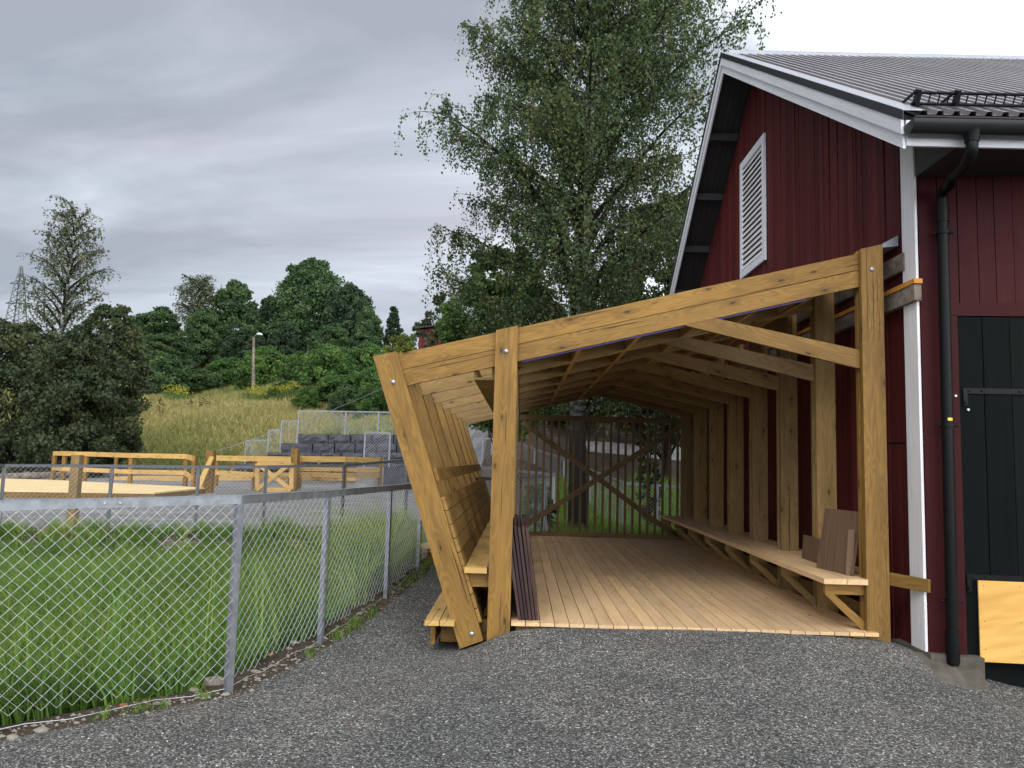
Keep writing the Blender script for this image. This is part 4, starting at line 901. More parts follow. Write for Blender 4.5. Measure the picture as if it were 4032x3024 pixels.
# ------------------------------------------------------------------ the shelter
def shelter():
    t = thing('open_shelter', (1.0, 3.8, 0), 'open timber shelter with sloping roof, plank deck and benches beside the barn', 'shelter')
    NF = 8; SP = 1.08
    roof = lambda x: 2.565+.247*x            # top of the upper fascia board
    X_ = lambda p: A(p, float)
    slope = A([1, 0, .247]); slope /= np.linalg.norm(slope)
    for i in range(NF):
        Y = i*SP; mat = 'treated' if i == 0 else 'inner'; lm = 'treated' if i < 3 else 'treated_dark'
        # right upright: two boards that sandwich rafter and brace
        m = MB()
        for y0 in (Y, Y+.096):
            m.prism([(2.995, y0, -.45), (3.19, y0, -.45), (3.19, y0, roof(3.19)+.03), (2.995, y0, roof(2.995)+.03)], (0, .048, 0), (0, 0, 1))
        pr = m.build('post', mat, t)
        # left upright
        m = MB()
        for y0 in (Y, Y+.096):
            m.prism([(-.245, y0, -.42), (-.05, y0, -.42), (-.05, y0, roof(-.05)+.012), (-.245, y0, roof(-.245)+.012)], (0, .048, 0), (0, 0, 1))
        pl = m.build('post', mat, t)
        # leaning leg
        m = MB(); ax = A([.845, 0, -2.47]); ax /= np.linalg.norm(ax)
        for y0 in (Y, Y+.096):
            m.prism([(-1.33, y0, 2.255), (-.475, y0, -.245), (-.275, y0, -.17), (-1.125, y0, 2.305)], (0, .048, 0), ax)
        lg = m.build('leaning_leg', lm, t)
        # rafter
        m = MB(); x0, x1 = -1.19, 2.994
        m.prism([(x0, Y+.050, roof(x0)-.305), (x1, Y+.050, roof(x1)-.305), (x1, Y+.050, roof(x1)-.155), (x0, Y+.050, roof(x0)-.155)], (0, .044, 0), slope); m.build('rafter', mat, t)
        # brace
        m = MB(); d_ = A([1.30, 0, -.43]); a = A([1.60, Y+.050, 2.655]); b = A([2.993, Y+.050, 2.262])
        m.prism([(1.44, Y+.051, roof(1.44)-.307), (2.993, Y+.051, 2.262), (2.993, Y+.051, 2.43), (1.72, Y+.051, roof(1.72)-.307)], (0, .042, 0), d_)
        m.build('brace', mat, t)
        # bench brackets
        m = MB(); m.box(2.66, 3.31 if i else 3.18, Y+.052, Y+.094, .295, .390, (1, 0, 0)); m.build('bracket', mat, t); m = MB(); m.prism([(2.66, Y+.053, .293), (2.74, Y+.053, .293), (2.993, Y+.053, .075), (2.993, Y+.053, -.02)], (0, .04, 0), (1, 0, -.8)); m.build('bracket_strut', mat, t)
        m = MB(); m.box(-.52, -.05, Y+.052, Y+.094, .27, .385, (1, 0, 0)); m.build('bracket', mat, t)
        # bolts
        if i < 3:
            for (px, pz, who) in ((-1.14, 2.03, lg), (-.15, 2.33, pl), (3.09, 3.15, pr), (-.375, -.115, lg)):
                if i and px != -1.14: continue
                if i: px, pz = -1.10, 2.16
                c = A([px, Y-.002, pz]); m = MB(); m.tube([c, c+A([0, -.006, 0]), c+A([0, -.014, 0]), c+A([0, -.018, 0])], [.021, .021, .014, .003], 10); m.build('bolt', 'bolt', who, True)
    # upper fascia board
    for seg in ((-1.19, -.247), (-.048, 2.994)): pass
    m = MB(); x0, x1 = -1.19, 2.994
    m.prism([(x0, .049, roof(x0)-.150), (x1, .049, roof(x1)-.150), (x1, .049, roof(x1)), (x0, .049, roof(x0))], (0, .045, 0), slope, 2.7); m.build('fascia_board', 'treated', t)
    m = MB(); m.prism([(.0, .0955, roof(.0)-.318), (2.55, .0955, roof(2.55)-.318), (2.55, .0955, roof(2.55)-.300), (.0, .0955, roof(0)-.300)], (0, .003, 0), slope); m.build('membrane_edge', 'membrane', t)
    # roof skin
    m = MB(); L = (NF-1)*SP+.3
    m.prism([(-.04, .097, roof(-.04)-.150), (2.99, .097, roof(2.99)-.150), (2.99, .097, roof(2.99)-.12), (-.04, .097, roof(-.04)-.12)], (0, L, 0), (0, 1, 0)); m.build('roof_membrane', 'membrane', t)
    m = MB(); m.prism([(-.10, .1, roof(-.10)-.116), (3.05, .1, roof(3.05)-.116), (3.05, .1, roof(3.05)-.02), (-.10, .1, roof(-.10)-.02)], (0, L, 0), (0, 1, 0)); m.build('roof', 'roof', t)
    # blocking between rafters
    for X in (.50, 1.05, 1.62, 2.12, 2.62):
        for i in range(NF-1):
            Y = i*SP; m = MB(); m.prism([(X, Y+.097, roof(X)-.29), (X+.045, Y+.097, roof(X+.045)-.29), (X+.045, Y+.097, roof(X+.045)-.157), (X, Y+.097, roof(X)-.157)], (0, SP-.05, 0), (0, 1, 0)); m.build('blocking', 'new', t)
    # box channel under the eave beside the front post
    m = MB(); y0, y1 = .15, 5.2; zc = 2.085
    m.box(-.435, -.250, y0, y1, zc, zc+.022, (0, 1, 0)); m.box(-.435, -.410, y0, y1, zc+.023, zc+.125, (0, 1, 0)); m.box(-.275, -.252, y0, y1, zc+.023, zc+.165, (0, 1, 0)); m.build('eave_channel', 'inner', t)
    # deck
    m = MB(); n = 25; ye = NF*SP-.9; yb = 7.66
    for k in range(n):
        x0 = -.04+k*.1245; cuts = [-.06+RND.random()*.008]
        c = 1.5+RND.random()*2.5 if k % 2 else 3.5+RND.random()*2
        for a, b in (((cuts[0], c), (c+.002, yb)) if k in (3, 9, 16, 21) else ((cuts[0], yb),)): m.box(x0, x0+.1175, a, b, -.028, 0+RND.random()*.0015, (0, 1, 0))
    m.build('deck', 'deck', t)
    m = MB()
    for Y in (.0, 1.8, 3.6, 5.4, 7.2): m.box(.0, 3.0, Y+.01, Y+.055, -.18, -.030, (1, 0, 0))
    m.build('joist', 'treated_dark', t)
    # outer step boards left of the leaning wall
    m = MB()
    for x0 in (-.775, -.645): m.box(x0, x0+.122, -.07, 7.6, -.045, -.003, (0, 1, 0))
    m.build('step_board', 'new', t)
    m = MB(); m.box(-.66, -.30, .20, .245, -.235, -.048, (1, 0, 0)); m.box(-.74, -.70, .1, 7.4, -.235, -.048, (0, 1, 0)); m.build('step_bearer', 'treated', t)
    m = MB(); m.box(-.30, -.05, .17, .21, -.2, -.03, (1, 0, 0)); m.build('cross_bearer', 'treated_dark', t)
    # left bench
    m = MB(); m.box(-.455, -.262, -.02, 7.5, .395, .44, (0, 1, 0)); m.box(-.256, -.06, .15, 7.5, .395, .44, (0, 1, 0)); m.build('seat', 'new', t)
    # backrest boards on the inner side of the leaning legs
    inner = lambda z: -1.125+(2.305-z)*(.85/2.475)+.004
    m = MB()
    dz = .118
    for k in range(9):
        z1 = 1.03-k*dz; z0 = z1-dz+.006
        if z0 < -.03: z0 = -.03
        m.prism([(inner(z0), .02, z0), (inner(z1), .02, z1), (inner(z1)+.028, .02, z1+.008), (inner(z0)+.028, .02, z0+.008)], (0, 7.6, 0), (0, 1, 0))
    m.build('backrest', 'treated_dark', t)
    m = MB(); z1 = 1.275; z0 = 1.165; m.prism([(inner(z0), .05, z0), (inner(z1), .05, z1), (inner(z1)+.028, .05, z1+.008), (inner(z0)+.028, .05, z0+.008)], (0, 7.4, 0), (0, 1, 0)); m.build('upper_rail', 'treated', t)
    # outer cladding boards behind the leaning legs
    # right bench
    m = MB(); m.box(2.62, 2.812, -.03, 7.55, .392, .437, (0, 1, 0)); m.box(2.818, 2.994, -.03, 7.55, .392, .437, (0, 1, 0)); m.box(3.0, 3.30, .15, 7.55, .390, .433, (0, 1, 0)); m.build('seat', 'deck', t)
    m = MB(); m.box(3.196, 3.235, 0.2, 7.5, .02, .14, (0, 1, 0)); m.build('wall_bearer', 'treated_dark', t)
    # end screen
    Y = 7.66
    m = MB(); m.box(-.05, 2.98, Y-.05, Y-.004, 2.13, 2.225, (1, 0, 0)); m.build('top_rail', 'screen', t)
    m = MB(); m.box(-.05, 2.98, Y-.05, Y-.004, .005, .075, (1, 0, 0)); m.build('bottom_rail', 'screen', t)
    for k in range(22):
        x = .005+k*.1385; m = MB(); m.box(x, x+.042, Y, Y+.042, -.02, 2.20, (0, 0, 1)); m.build('slat', 'screen', t)
    m = MB(); m.board((0.02, Y-.027, 2.09), (2.95, Y-.027, .02), .095, .04, (0, 0, 1)); m.build('cross_brace', 'screen', t)
    m = MB(); m.board((.02, Y-.075, .12), (2.95, Y-.075, 2.07), .095, .04, (0, 0, 1)); m.build('cross_brace', 'screen', t)
    # tie board from the front post to the barn corner
    m = MB(); m.board((3.205, .03, .445), (3.385, -.275, .435), .105, .03, (0, 0, 1)); m.build('tie_board', 'treated', t)
    return t
shelter()

def loose_things():
    # dark brown panels on edge
    G = 'dark brown panels standing beside the upright post'
    H = .80; labs = ['leftmost of the dark brown panels, against the upright post', 'second dark brown panel from the upright post', 'third dark brown panel from the upright post', 'fourth dark brown panel, right of the middle of the stack', 'fifth dark brown panel, next to the outermost', 'outermost dark brown panel, facing the open deck']
    for k in range(6):
        m = MB(); xb = .020+k*.0305; xt = xb-.130+.004*k; y0 = .02+.012*(k % 3); ln = 1.55-.02*k
        m.prism([(xb, y0, .004), (xb+.024, y0, .004), (xt+.024, y0, H-.01*(k % 2)), (xt, y0, H-.01*(k % 2))], (0, ln, 0), (0, 0, 1)); tag(m.build('brown_panel', 'brown_panel'), labs[k], 'panel', G)
    # brown sheets on the right bench
    G = 'brown plywood sheets leaning on the right bench'
    def sheet(pts, n, label):
        m = MB(); m.prism(pts, n, (0, 0, 1)); tag(m.build('plywood_sheet', 'brown_sheet'), label, 'sheet', G)
    a, b, c, d = [atD(u, v, dd) for u, v, dd in ((1763, 1205, 7.45), (1840, 1236, 6.92), (1860, 1106, 6.98), (1786, 1098, 7.55))]
    zz = .441; a = A([a[0], a[1], zz]); b = A([b[0], b[1], zz]); nn = np.cross(b-a, c-b); nn /= np.linalg.norm(nn); nn = nn*.015 if nn[0] > 0 else -nn*.015
    dd_ = c-b; sheet([a, b, b+dd_, a+dd_], nn, 'largest brown plywood sheet leaning at the near end of the right bench')
    sheet([(2.955, 1.0, .440), (2.955, 1.42, .440), (2.975, 1.42, .68), (2.975, 1.0, .68)], (.014, 0, 0), 'small brown sheet half hidden behind the left side of the largest sheet')
    sheet([(2.90, .20, .440), (2.955, .19, .440), (2.985, .19, .84), (2.93, .20, .84)], (.0, .016, 0), 'narrow brown sheet between the largest sheet and the front post')
    # step and off-cuts outside the left side
    t = thing('wooden_step', (-1.05, 3.4, 0), 'low wooden step outside the leaning wall of the shelter', 'step')
    m = MB(); m.box(-1.28, -.80, 3.3, 4.2, .165, .205, (1, 0, 0)); m.build('tread', 'new', t); m = MB(); m.box(-1.22, -.82, 3.36, 3.40, -.1, .163, (1, 0, 0)); m.box(-1.22, -1.18, 3.4, 4.1, -.1, .163, (0, 1, 0)); m.build('riser', 'treated_dark', t)
    m = MB(); m.prism([(-1.35, 3.45, .209), (-1.05, 3.32, .209), (-.95, 3.55, .209), (-1.2, 3.7, .209)], (0, 0, .03), (1, 0, 0)); tag(m.build('board_offcut', 'pale'), 'pale board offcut lying flat on the low wooden step', 'offcut')
    m = MB(); m.prism([(-1.15, 3.55, .241), (-.92, 3.50, .241), (-.92, 3.6, .33), (-1.10, 3.62, .27)], (0, .05, 0), (1, 0, 0)); tag(m.build('board_offcut', 'pale'), 'short wedge of board on top of the flat offcut', 'offcut')
    # a few fallen leaves on the deck: one scattered cover
    r = np.random.RandomState(3); n = 46; P = np.stack([r.rand(n)*2.6+.3, r.rand(n)*6.5+.2, np.full(n, .004)], -1)
    V, Fc, g = leaf_quads(P, .030, r, 0); V = V.reshape(-1, 4, 3); V[:, :, 2] = .003+np.abs(V[:, :, 2]-.004)*.25; tag(npobj('fallen_leaves', V.reshape(-1, 3), Fc, 'litter', g=g), 'few small fallen leaves scattered on the deck boards', 'leaves', kind='stuff')
    n = 1500; x = 3.9+r.rand(n)*3.0; y = -.75-np.abs(r.randn(n))*.28; P = np.stack([x, y, terrain(x, y)+.008], -1)
    V, Fc, g = leaf_quads(P, .032, r, 0); V = V.reshape(-1, 4, 3); V[:, :, 2] = P[:, None, 2]+(V[:, :, 2]-P[:, None, 2])*.3; tag(npobj('leaf_litter', V.reshape(-1, 3), Fc, 'litter', g=g), 'dark leaf litter gathered along the foot of the barn door wall', 'leaf litter', kind='stuff')
loose_things()

# ------------------------------------------------------------------ the barn
def barn():
    GX = 3.40; YC = -.22; YP = 4.35; YF = 8.95; ZR = 7.55; XO = 2.90
    nsl, fsl = .640, .70
    rz = lambda y: ZR-(YP-y)*nsl if y < YP else ZR-(y-YP)*fsl        # roof top surface
    a_ = R(5.0); fd = A([math.cos(a_), -math.sin(a_), 0.]); fn = A([-math.sin(a_), -math.cos(a_), 0.])   # facade direction and outward normal
    FC = A([GX, YC, 0.])
    t = thing('red_barn', (6.5, 2, -.3), 'dark red board barn with white trim and ribbed metal roof', 'barn')
    r = random.Random(8)
    # gable boards
    m = MB(); y = YC+.012; red_lo = []
    while y < YF:
        w = r.choice((.07, .09, .10, .12, .13, .15)); y1 = min(y+w-.005, YF); th = r.choice((.0, .004, .008, .012)); zt0 = rz(y)-.22; zt1 = rz(y1)-.22
        split = 1.62 if y < .75 else None
        segs = [(-.12, None)] if split is None else [(-.12, 1.605), (1.625, None)]
        for z0, z1 in segs:
            pts = [(GX-th, y, z0), (GX-th, y1, z0), (GX-th, y1, z1 or zt1), (GX-th, y, z1 or zt0)]
            if (y < YP < y1) and z1 is None: pts = [(GX-th, y, z0), (GX-th, y1, z0), (GX-th, y1, zt1), (GX-th, YP, ZR-.22), (GX-th, y, zt0)]
            m.prism(pts, (.022+th, 0, 0), (0, 0, 1))
        y = y+w
    m.build('gable_wall', 'red', t)
    m = MB(); m.prism([(GX+.023, YC, -.12), (GX+.023, YF, -.12), (GX+.023, YF, rz(YF)-.22), (GX+.023, YP, ZR-.22), (GX+.023, YC, rz(YC)-.22)], (.05, 0, 0), (0, 0, 1)); m.build('gable_backing', 'soffit', t)
    # facade boards
    def fp(s, z, off=0.): return FC+fd*s+fn*off+A([0, 0, z])
    def S(u, v, off=0.):
        p = atP(u, v, FC+fn*off, fn); return float(np.dot(p-FC, fd)), float(p[2])
    sDoor = S(2070, 900)[0]; zHead = S(2120, 656)[1]; zDoorTop = S(2120, 684)[1]; sFr = S(2053, 900)[0]; zPly1 = S(2109, 1252)[1]; zPly0 = S(2109, 1426)[1]; sPly = S(2108, 1300)[0]; zDoor0 = zPly0+.02
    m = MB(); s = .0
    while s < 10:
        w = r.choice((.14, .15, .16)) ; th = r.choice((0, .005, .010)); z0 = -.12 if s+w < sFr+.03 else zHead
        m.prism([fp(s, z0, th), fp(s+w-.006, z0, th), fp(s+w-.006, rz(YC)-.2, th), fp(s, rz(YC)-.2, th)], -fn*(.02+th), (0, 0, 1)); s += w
    m.build('front_wall', 'red_shaded', t)
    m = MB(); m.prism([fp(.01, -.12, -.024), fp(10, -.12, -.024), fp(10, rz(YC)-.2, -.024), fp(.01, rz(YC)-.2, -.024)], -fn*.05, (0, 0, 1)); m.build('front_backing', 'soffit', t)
    m = MB(); m.prism([fp(sFr, zDoorTop, .012), fp(10, zDoorTop, .012), fp(10, zHead, .012), fp(sFr, zHead, .012)], fn*.022, (1, 0, 0)); m.prism([fp(sFr, -.14, .012), fp(sDoor, -.14, .012), fp(sDoor, zDoorTop-.002, .012), fp(sFr, zDoorTop-.002, .012)], fn*.022, (0, 0, 1)); m.build('door_frame', 'red_shaded', t)
    dr = MB(); s = sDoor+.004
    while s < sDoor+3.4:
        w = .17+.05*r.random(); dr.prism([fp(s, -.10, .0), fp(s+w-.007, -.10, 0), fp(s+w-.007, zDoorTop-.01, 0), fp(s, zDoorTop-.01, 0)], fn*(.016+.006*r.random()), (0, 0, 1)); s += w
    door = dr.build('door', 'black_door', t)
    for (v0, v1, u0) in ((838, 850, 2080), (1240, 1251, 2088)):
        s0, z1 = S(u0, v0, .03); z0 = S(u0, v1, .03)[1]; m = MB(); m.prism([fp(s0, z0, .024), fp(s0+1.4, z0, .024), fp(s0+1.4, z1, .024), fp(s0, z1, .024)], fn*.008, (1, 0, 0))
        m.prism([fp(s0+.0, z0-.10, .024), fp(s0+.035, z0-.10, .024), fp(s0+.035, z0-.001, .024), fp(s0, z0-.001, .024)], fn*.014, (1, 0, 0))
        for q in (.05, .15, .45, .8): c = fp(s0+q, (z0+z1)/2, .032); m.tube([c, c+fn*.006, c+fn*.009], [.010, .009, .004], 7)
        c = fp(s0+.018, z0-.075, .038); m.tube([c, c+fn*.012], [.016, .012], 6)
        m.build('strap_hinge', 'black', door)
    for uu, vv in ((2064, 855), (2091, 885)):
        s0, z0 = S(uu, vv, .04); m = MB(); c = fp(s0, z0, .036); m.tube([c, c+fn*.014], [.014, .010], 6); m.build('bolt', 'bolt', door)
    m = MB(); m.prism([fp(sPly, zPly0, .034), fp(sPly+2.4, zPly0, .034), fp(sPly+2.4, zPly1, .034), fp(sPly, zPly1, .034)], fn*.015, (1, 0, .12), 4.2); ply = m.build('plywood_panel', 'plywood', t)
    m = MB()
    for q in (.05, .40, .8):
        for zq in (zPly1-.04, (zPly0+zPly1)/2, zPly0+.10): c = fp(sPly+q*.8+.0, zq, .049); m.tube([c, c+fn*.0015], [.004, .004], 6)
    m.build('screw', 'black', ply)
    # corner board on the gable face
    m = MB(); y0 = YC-.005
    m.prism([(GX-.036, y0, -.10), (GX-.036, y0+.225, -.10), (GX-.036, y0+.225, rz(y0+.225)-.24), (GX-.036, y0, rz(y0)-.24)], (.022, 0, 0), (0, 0, 1)); m.build('corner_board', 'white', t)
    # concrete footing with a flare at the corner
    m = MB(); pts = [(GX-.10, 0.25), (GX-.02, YC-.06), (GX+.20, YC-.13), (GX+.36, YC-.15), (GX+.36, .3)]; zb = -.9
    m.prism([(x, y, zb) for x, y in pts], (0, 0, .9-.105), (0, 0, 1)); m.prism([(GX+.03, .26, zb), (GX+.5, .26, zb), (GX+.5, YF, zb), (GX+.03, YF, zb)], (0, 0, .9-.125), (0, 0, 1))
    # low concrete apron sloping off the corner
    m.build('foundation', 'concrete', t)
    r2 = np.random.RandomState(6); m = MB(); top = []; bot = []
    for k in range(9):
        f = k/8; x = GX-.42+.76*f; top.append(A([x, YC+.18-.36*f*.8, -.105-.03*f])); bot.append(A([x-.02+.03*r2.randn(), YC-.12-.24*math.sin(f*3.1)-.10*f, -.17-.28*f]))
    for k in range(8): m.face([bot[k], bot[k+1], top[k+1], top[k]], A([1, 0, 0.]), A([0, 1, 0.]), 1.0)
    for k in range(8): m.face([bot[k]+A([0, -.03, -.4]), bot[k+1]+A([0, -.03, -.4]), bot[k+1], bot[k]], A([1, 0, 0.]), A([0, 1, 0.]), 1.0)
    m.build('footing_apron', 'concrete', t)
    m = MB(); m.prism([fp(.34, -.9, -.10), fp(9, -.9, -.10), fp(9, -.105, -.10), fp(.34, -.105, -.10)], -fn*.3, (1, 0, 0)); m.build('dark_recess', 'black_door', t)  # black block set back; shade of the void below the plywood as colour
    # roof: ribbed sheets both slopes
    x1 = XO+14; pitch = .125; prof = []
    k = 0; x = XO+.06
    while x < x1:
        prof += [(x, 0), (x+.055, 0), (x+.068, .030), (x+.102, .030), (x+.115, 0)]; x += pitch
    YE = -1.02
    def slab(yA, yB, name):
        V = []; Fq = []; n = len(prof)
        ys = [yA, (yA+yB)/2, yB]; sg = -nsl if yA < YP else fsl; nv = A([0, -nsl, 1.]) if yA < YP else A([0, fsl, 1.]); nv /= np.linalg.norm(nv)
        for q, yy in enumerate(ys):
            for (px, pz) in prof: V.append(A([px, yy, rz(yy)])+nv*pz)
        for q in range(2):
            for i in range(n-1): Fq.append((q*n+i, q*n+i+1, (q+1)*n+i+1, (q+1)*n+i))
        off = len(V)
        V = A(V); V2 = V-nv*.004; Fq = A(Fq); return npobj(name, np.concatenate([V, V2]), np.concatenate([Fq, Fq[:, ::-1]+off]), 'roof', t)
    slab(YE, YP-.02, 'roof'); slab(YP+.02, YF+.9, 'roof')
    m = MB()
    for yA, yB in ((YE+.05, YP), (YP, YF+.85)):
        m.prism([(XO+.02, yA, rz(yA)-.012), (XO+.02, yB, rz(yB)-.012), (XO+.02, yB, rz(yB)-.042), (XO+.02, yA, rz(yA)-.042)], (13.9, 0, 0), (1, 0, 0))
    m.build('roof_deck', 'soffit', t)
    # soffit boards on the gable overhang and eave
    m = MB()
    for k in range(5):
        x0 = XO+.03+k*.095
        for yA, yB in ((YE+.06, YP), (YP, YF+.8)): m.prism([(x0, yA, rz(yA)-.045), (x0, yB, rz(yB)-.045), (x0, yB, rz(yB)-.065), (x0, yA, rz(yA)-.065)], (.088, 0, 0), (0, 1, .6))
    m.build('soffit', 'soffit', t)
    m = MB(); m.prism([(GX-.02, YE+.07, rz(YE)-.19), (GX-.02, YC+.0, rz(YE)-.19), (GX-.02, YC, rz(YC)-.19), (GX-.02, YC-.02, rz(YC)-.10), (GX-.02, YE+.07, rz(YE)-.12)], (12, 0, 0), (1, 0, 0)); m.build('eave_soffit', 'soffit', t)
    for y in (-.1, 1.0, 2.2, 3.3, 5.3, 6.25, 7.2, 8.1):
        m = MB(); m.box(XO+.04, GX-.005, y, y+.12, rz(y+.06)-.22, rz(y+.06)-.10, (1, 0, 0)); m.build('purlin', 'soffit', t)
    # barge boards, two layers each side, flashing
    nd = A([0, 1, nsl]); fdn = A([0, 1, -fsl])
    def strip(x0, dx, a, b, hi, lo, name, mat, m=None):
        mm = m or MB()
        for yA, yB, g_ in ((a, YP, nd), (YP, b, fdn)):
            mm.prism([(x0, yA, rz(yA)+hi), (x0, yB, rz(yB)+hi), (x0, yB, rz(yB)+lo), (x0, yA, rz(yA)+lo)], (dx, 0, 0), g_)
        return mm.build(name, mat, t) if m is None else None
    strip(XO-.022, .024, YE+.02, YF+.8, -.045, -.165, 'barge_board', 'white_clean')
    strip(XO+.000, .022, YE+.04, YF+.8, -.167, -.285, 'barge_board', 'white_clean')
    m = MB(); strip(XO-.030, .007, YE-.03, YF+.85, .034, -.044, '', '', m)
    m.build('rake_flashing', 'gutter', t)
    m = MB(); strip(XO-.031, .15, YE-.03, YF+.85, .042, .036, '', '', m); rf = m.build('rake_cap', 'flash', t)
    m = MB(); m.box(XO+.12, x1, YP-.14, YP+.14, ZR+.028-.09, ZR+.033-.09, (1, 0, 0)); m.tube([(XO+.08, YP, ZR+.03), (x1, YP, ZR+.03)], .045, 8); m.build('ridge_cap', 'flash', t)
    # fascia board under the gutter
    m = MB(); m.box(XO+.025, x1, YE+.030, YE+.055, rz(YE)-.240, rz(YE)-.035, (1, 0, 0)); m.build('eave_fascia', 'white_clean', t)
    # gutter (half round, open on top)
    Vg = []; n = 11; xs = (XO+.0, x1); gz = rz(YE)-.092; gy = YE-.062; rg = .086
    for rad in (rg, rg-.004):
        for x in xs:
            for k in range(n): an = math.pi+math.pi*k/(n-1); Vg.append((x, gy+rad*math.cos(an), gz+rad*math.sin(an)*1.1))
    Fg = []
    for s_ in (0, 2*n):
        for k in range(n-1): Fg.append((s_+k, s_+k+1, s_+n+k+1, s_+n+k))
    npobj('gutter', A(Vg), A(Fg), 'gutter', t, smooth=True)
    m = MB(); m.tube([(XO+.0, gy-rg, gz+.004), (x1, gy-rg, gz+.004)], .009, 8); m.prism([(XO-.002, gy+rg*math.cos(math.pi+math.pi*k/10), gz+rg*1.1*math.sin(math.pi+math.pi*k/10)) for k in range(11)], (.004, 0, 0), (1, 0, 0)); m.build('gutter_bead', 'gutter', t)
    # downpipe
    sP = S(2037, 500, .09)[0]; sB = S(2058, 1400, .09)[0]; sO = atD(2100, 330, D0+gy)[0]
    zE = S(2037, 432, .09)[1]; zB0 = S(2058, 1436, .09)[1]
    pt = fp(sP, zE, .09); pb = fp(sB, zB0, .09)
    g0 = A([sO, gy, gz-.05]); path = [g0, g0+A([0, 0, -.13])]+list(bez(g0+A([0, 0, -.16]), g0+A([-.01, .06, -.30]), lerp(g0, pt, .6)+A([0, 0, -.02]), 6))+list(bez(lerp(g0, pt, .75)+A([0, 0, -.02]), pt+A([0, 0, .10]), pt, 5))+[pt+A([0, 0, -.1]), pb]
    m = MB(); m.tube([g0+A([0, 0, .03]), g0+A([0, 0, -.03]), g0+A([0, 0, -.1])], [.085, .06, .05], 14); m.tube(path, .044, 14)
    m.tube([lerp(pt, pb, .02)+A([0, 0, .05]), lerp(pt, pb, .05)], .050, 14)
    m.tube([lerp(pt, pb, .93), lerp(pt, pb, .995)], [.050, .052], 14); dp = m.build('downpipe', 'black', t, True)
    for f in (.075, .50, .87):
        m = MB(); c = lerp(pt, pb, f); m.tube([c+A([0, 0, .013]), c-A([0, 0, .013])], .0545, 14); m.tube([c+fd*.05, c+fd*.085], .010, 6); m.tube([c-fd*.05, c-fd*.085], .010, 6); m.tube([c-fn*.04, c-fn*.10], .008, 5); m.build('clamp', 'black', dp, True)
    c = lerp(pt, pb, .487)+fn*.0455; m = MB(); m.prism([c-fd*.018+A([0, 0, -.012]), c+fd*.02+A([0, 0, -.012]), c+fd*.02+A([0, 0, .012]), c-fd*.018+A([0, 0, .012])], fn*.003, (1, 0, 0)); m.build('sticker', 'yellow', dp)
    # snow guard on the near eave
    ys = YE+.27; sg = MB(); nv = A([0, -nsl, 1.]); nv /= np.linalg.norm(nv); dn = A([0, -1., -nsl]); dn /= np.linalg.norm(dn)
    b0 = A([0, ys, rz(ys)])
    xa = XO+.18
    for h in (.040, .125): sg.tube([A([xa, 0, 0])+b0+nv*h, A([xa+2.9, 0, 0])+b0+nv*h], .013, 8)
    sn = sg.build('snow_guard', 'black', t, True)
    x = xa+.06
    while x < xa+2.88: sg = MB(); sg.tube([A([x, 0, 0])+b0+nv*.045, A([x, 0, 0])+b0+nv*.125], .006, 5); sg.build('rung', 'black', sn); x += .075
    x = xa+.02; k = 0
    for x in (xa+.015, xa+.33, xa+1.05, xa+1.8, xa+2.55):
        sg = MB(); q = A([x, 0, 0])+b0; sg.prism([q+nv*.020-dn*.02, q+nv*.020+dn*.05, q+nv*.150+dn*.03, q+nv*.150-dn*.02], (.030, 0, 0), (0, 0, 1)); sg.prism([q-dn*.22+nv*.024, q-dn*.02+nv*.145, q-dn*.02+nv*.12, q-dn*.18+nv*.024], (.012, 0, 0), (0, 0, 1)); sg.build('guard_bracket', 'black', sn)
    # louvred vent
    vy0, vy1, vz0, vz1 = 3.86, 5.07, 4.27, 6.12
    vt = MB(); fx = GX-.045; w = .11
    vt.box(fx, GX-.013, vy0, vy0+w, vz0, vz1); vt.box(fx, GX-.013, vy1-w, vy1, vz0, vz1); vt.box(fx-.001, GX-.013, vy0+w+.001, vy1-w-.001, vz1-w, vz1, (0, 1, 0)); vt.box(fx-.001, GX-.013, vy0+w+.001, vy1-w-.001, vz0, vz0+w, (0, 1, 0)); v_ = vt.build('vent', 'white_clean', t)
    lv = MB(); z = vz0+w+.02
    while z < vz1-w-.04:
        lv.prism([(fx+.000, vy0+w+.002, z), (fx+.004, vy0+w+.002, z-.010), (GX+.012, vy0+w+.002, z+.098), (GX+.006, vy0+w+.002, z+.107)], (0, vy1-vy0-2*w-.004, 0), (0, 1, 0)); z += .085
    lv.build('louvre', 'white', v_)
    # old timbers fixed along the gable wall
    m = MB(); m.box(GX-.085, GX-.015, -.29, 7.5, 2.965, 3.005, (0, 1, 0)); m.build('timber_strip', 'orange', t)
    m = MB(); m.box(GX-.075, GX-.015, -.27, 7.5, 2.82, 2.963, (0, 1, 0)); m.build('old_beam', 'grey_wood', t)
    m = MB(); m.box(GX-.050, GX-.015, -.04, 2.6, 3.14, 3.30, (0, 1, 0)); m.build('old_board', 'grey_wood', t)
    m = MB(); m.prism([(GX-.24, .10, 3.37), (GX-.02, .10, 3.40), (GX-.02, .10, 3.50)], (0, 2.5, 0), (0, 1, 0)); m.build('wall_flashing', 'flash', t)
barn()

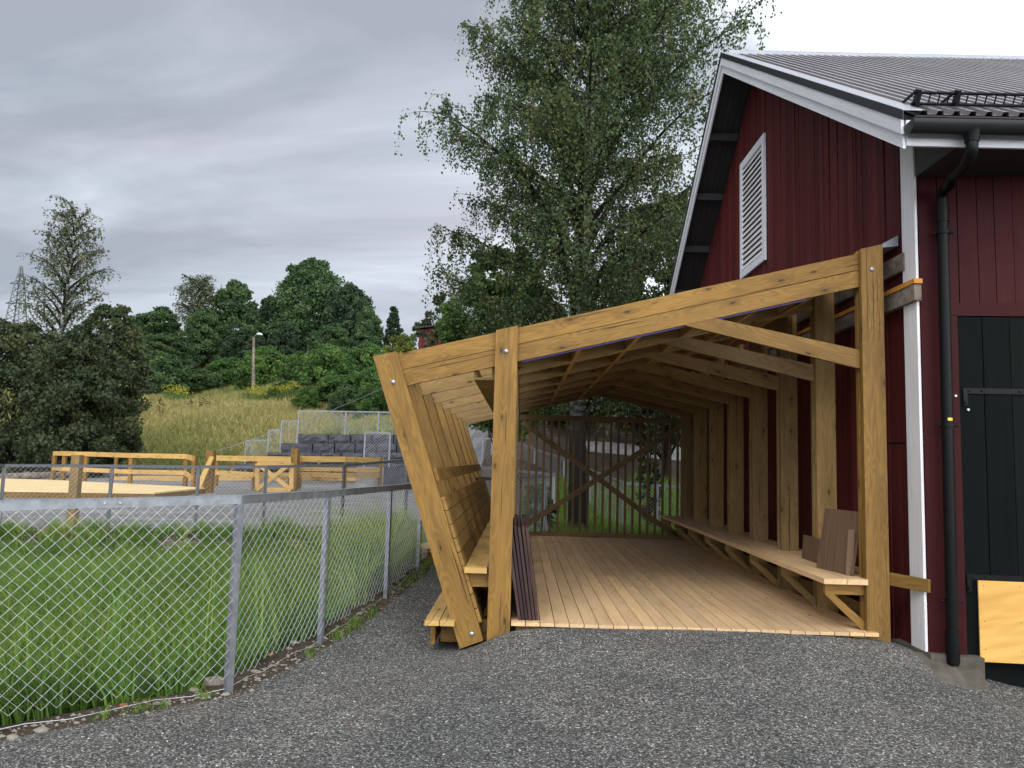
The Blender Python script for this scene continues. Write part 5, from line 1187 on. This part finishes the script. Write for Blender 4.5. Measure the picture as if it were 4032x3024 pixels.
# ------------------------------------------------------------------ stones along the fence foot
def stones():
    G = 'stones along the foot of the near fence'
    spots = [(880, 2655, 'large flat pale stone by the second near fence post'), (487, 1497, 'rounded tan stone in front of the nearest fence post'), (0, 0, '')]
    L = [(462, 1470, .085, 'rock', 'largest pale flat stone at the foot of the nearest fence post'), (487, 1497, .032, 'rock', 'rounded tan stone just in front of the nearest fence post'),
         (268, 1518, .030, 'rock_red', 'orange brick fragment under the bottom wire at the left'), (585, 1414, .035, 'rock_red', 'reddish flat stone right of the nearest fence post'),
         (636, 1392, .04, 'rock', 'pale stone half way to the second fence post'), (624, 1408, .028, 'rock', 'small whitish stone on the gravel right of the nearest fence post'),
         (338, 1513, .03, 'rock', 'pale pebble under the middle of the near wire'), (90, 1567, .045, 'rock', 'pale stone under the fence near the left edge'), (28, 1578, .04, 'rock', 'stone under the fence at the very left edge'), (775, 1347, .03, 'rock', 'pale stone beside the third fence post'), (225, 1532, .028, 'rock', 'small pale stone left of the orange brick fragment'), (420, 1486, .035, 'rock', 'pale stone just left of the largest flat stone'), (548, 1452, .03, 'rock', 'pale stone at the wire just right of the nearest post')]
    for i, (u, v, s, mt, lab) in enumerate(L):
        p = atZ(u, v, -.24); rock(p[0], p[1], s, 40+i, mt, lab, 'stone', G, .5)
    # rubble along the far pond edge, too many to count
    r = np.random.RandomState(12); V = []; Fc = []; n = 2100
    q = []
    segs = [(FENCE_A[i], FENCE_A[i+1]) for i in range(1, 8)]
    for k in range(n):
        if k < 1000: (a, b) = segs[r.randint(len(segs))]; f = r.rand(); x = a[0]*(1-f)+b[0]*f+r.randn()*.07; y = a[1]*(1-f)+b[1]*f+r.randn()*.07; s = .006+.014*r.rand()**2
        else: i = r.randint(1, 6); a, b = FENCE_B[i], FENCE_B[i+1]; f = r.rand(); x = a[0]*(1-f)+b[0]*f; y = a[1]*(1-f)+b[1]*f-.25+r.randn()*.25; s = .012+.03*r.rand()**2
        q.append((x, y, s))
    q = A(q); z = terrain(q[:, 0], q[:, 1]); base = A([(1, 0, 0), (0, 1, 0), (-1, 0, 0), (0, -1, 0), (0, 0, .7), (0, 0, -.5)]); V = base[None]*q[:, 2][:, None, None]*(.7+.6*r.rand(n, 6, 1))+np.stack([q[:, 0], q[:, 1], z+q[:, 2]*.2], -1)[:, None]
    T = A([(0, 1, 4), (1, 2, 4), (2, 3, 4), (3, 0, 4), (1, 0, 5), (2, 1, 5), (3, 2, 5), (0, 3, 5)])
    tag(npobj('rubble', V.reshape(-1, 3), (np.arange(n)[:, None, None]*6+T[None]).reshape(-1, 3), 'rock'), 'small rubble and stones scattered along the fence feet', 'rubble', kind='stuff')
stones()
def path_():
    P = [(578, 812, 92), (600, 822, 84), (618, 836, 78), (640, 850, 73)]
    V = []
    for u, v, d in P:
        for du in (-9, 9):
            p = atD(u+du, v, d); V.append((p[0], p[1], terr1(p[0], p[1])+.25))
    npobj('path', A(V), A([(2*i, 2*i+1, 2*i+3, 2*i+2) for i in range(3)]), 'concrete_light')['kind'] = 'structure'
path_()
def lane():
    V = []
    for k in range(22):
        f = k/21; x = 2.3+f*8.6; d = 26.5-1.5*f
        for dd in (0, .4+.2*f, .8+.5*f, 1.1+1.0*f): V.append((x, YD(d+dd), terr1(x, YD(d+dd))+.03))
    npobj('lane', A(V), A([(4*i+j, 4*i+4+j, 4*i+5+j, 4*i+1+j) for i in range(21) for j in range(3)]), 'concrete_light', smooth=True)['kind'] = 'structure'
lane()
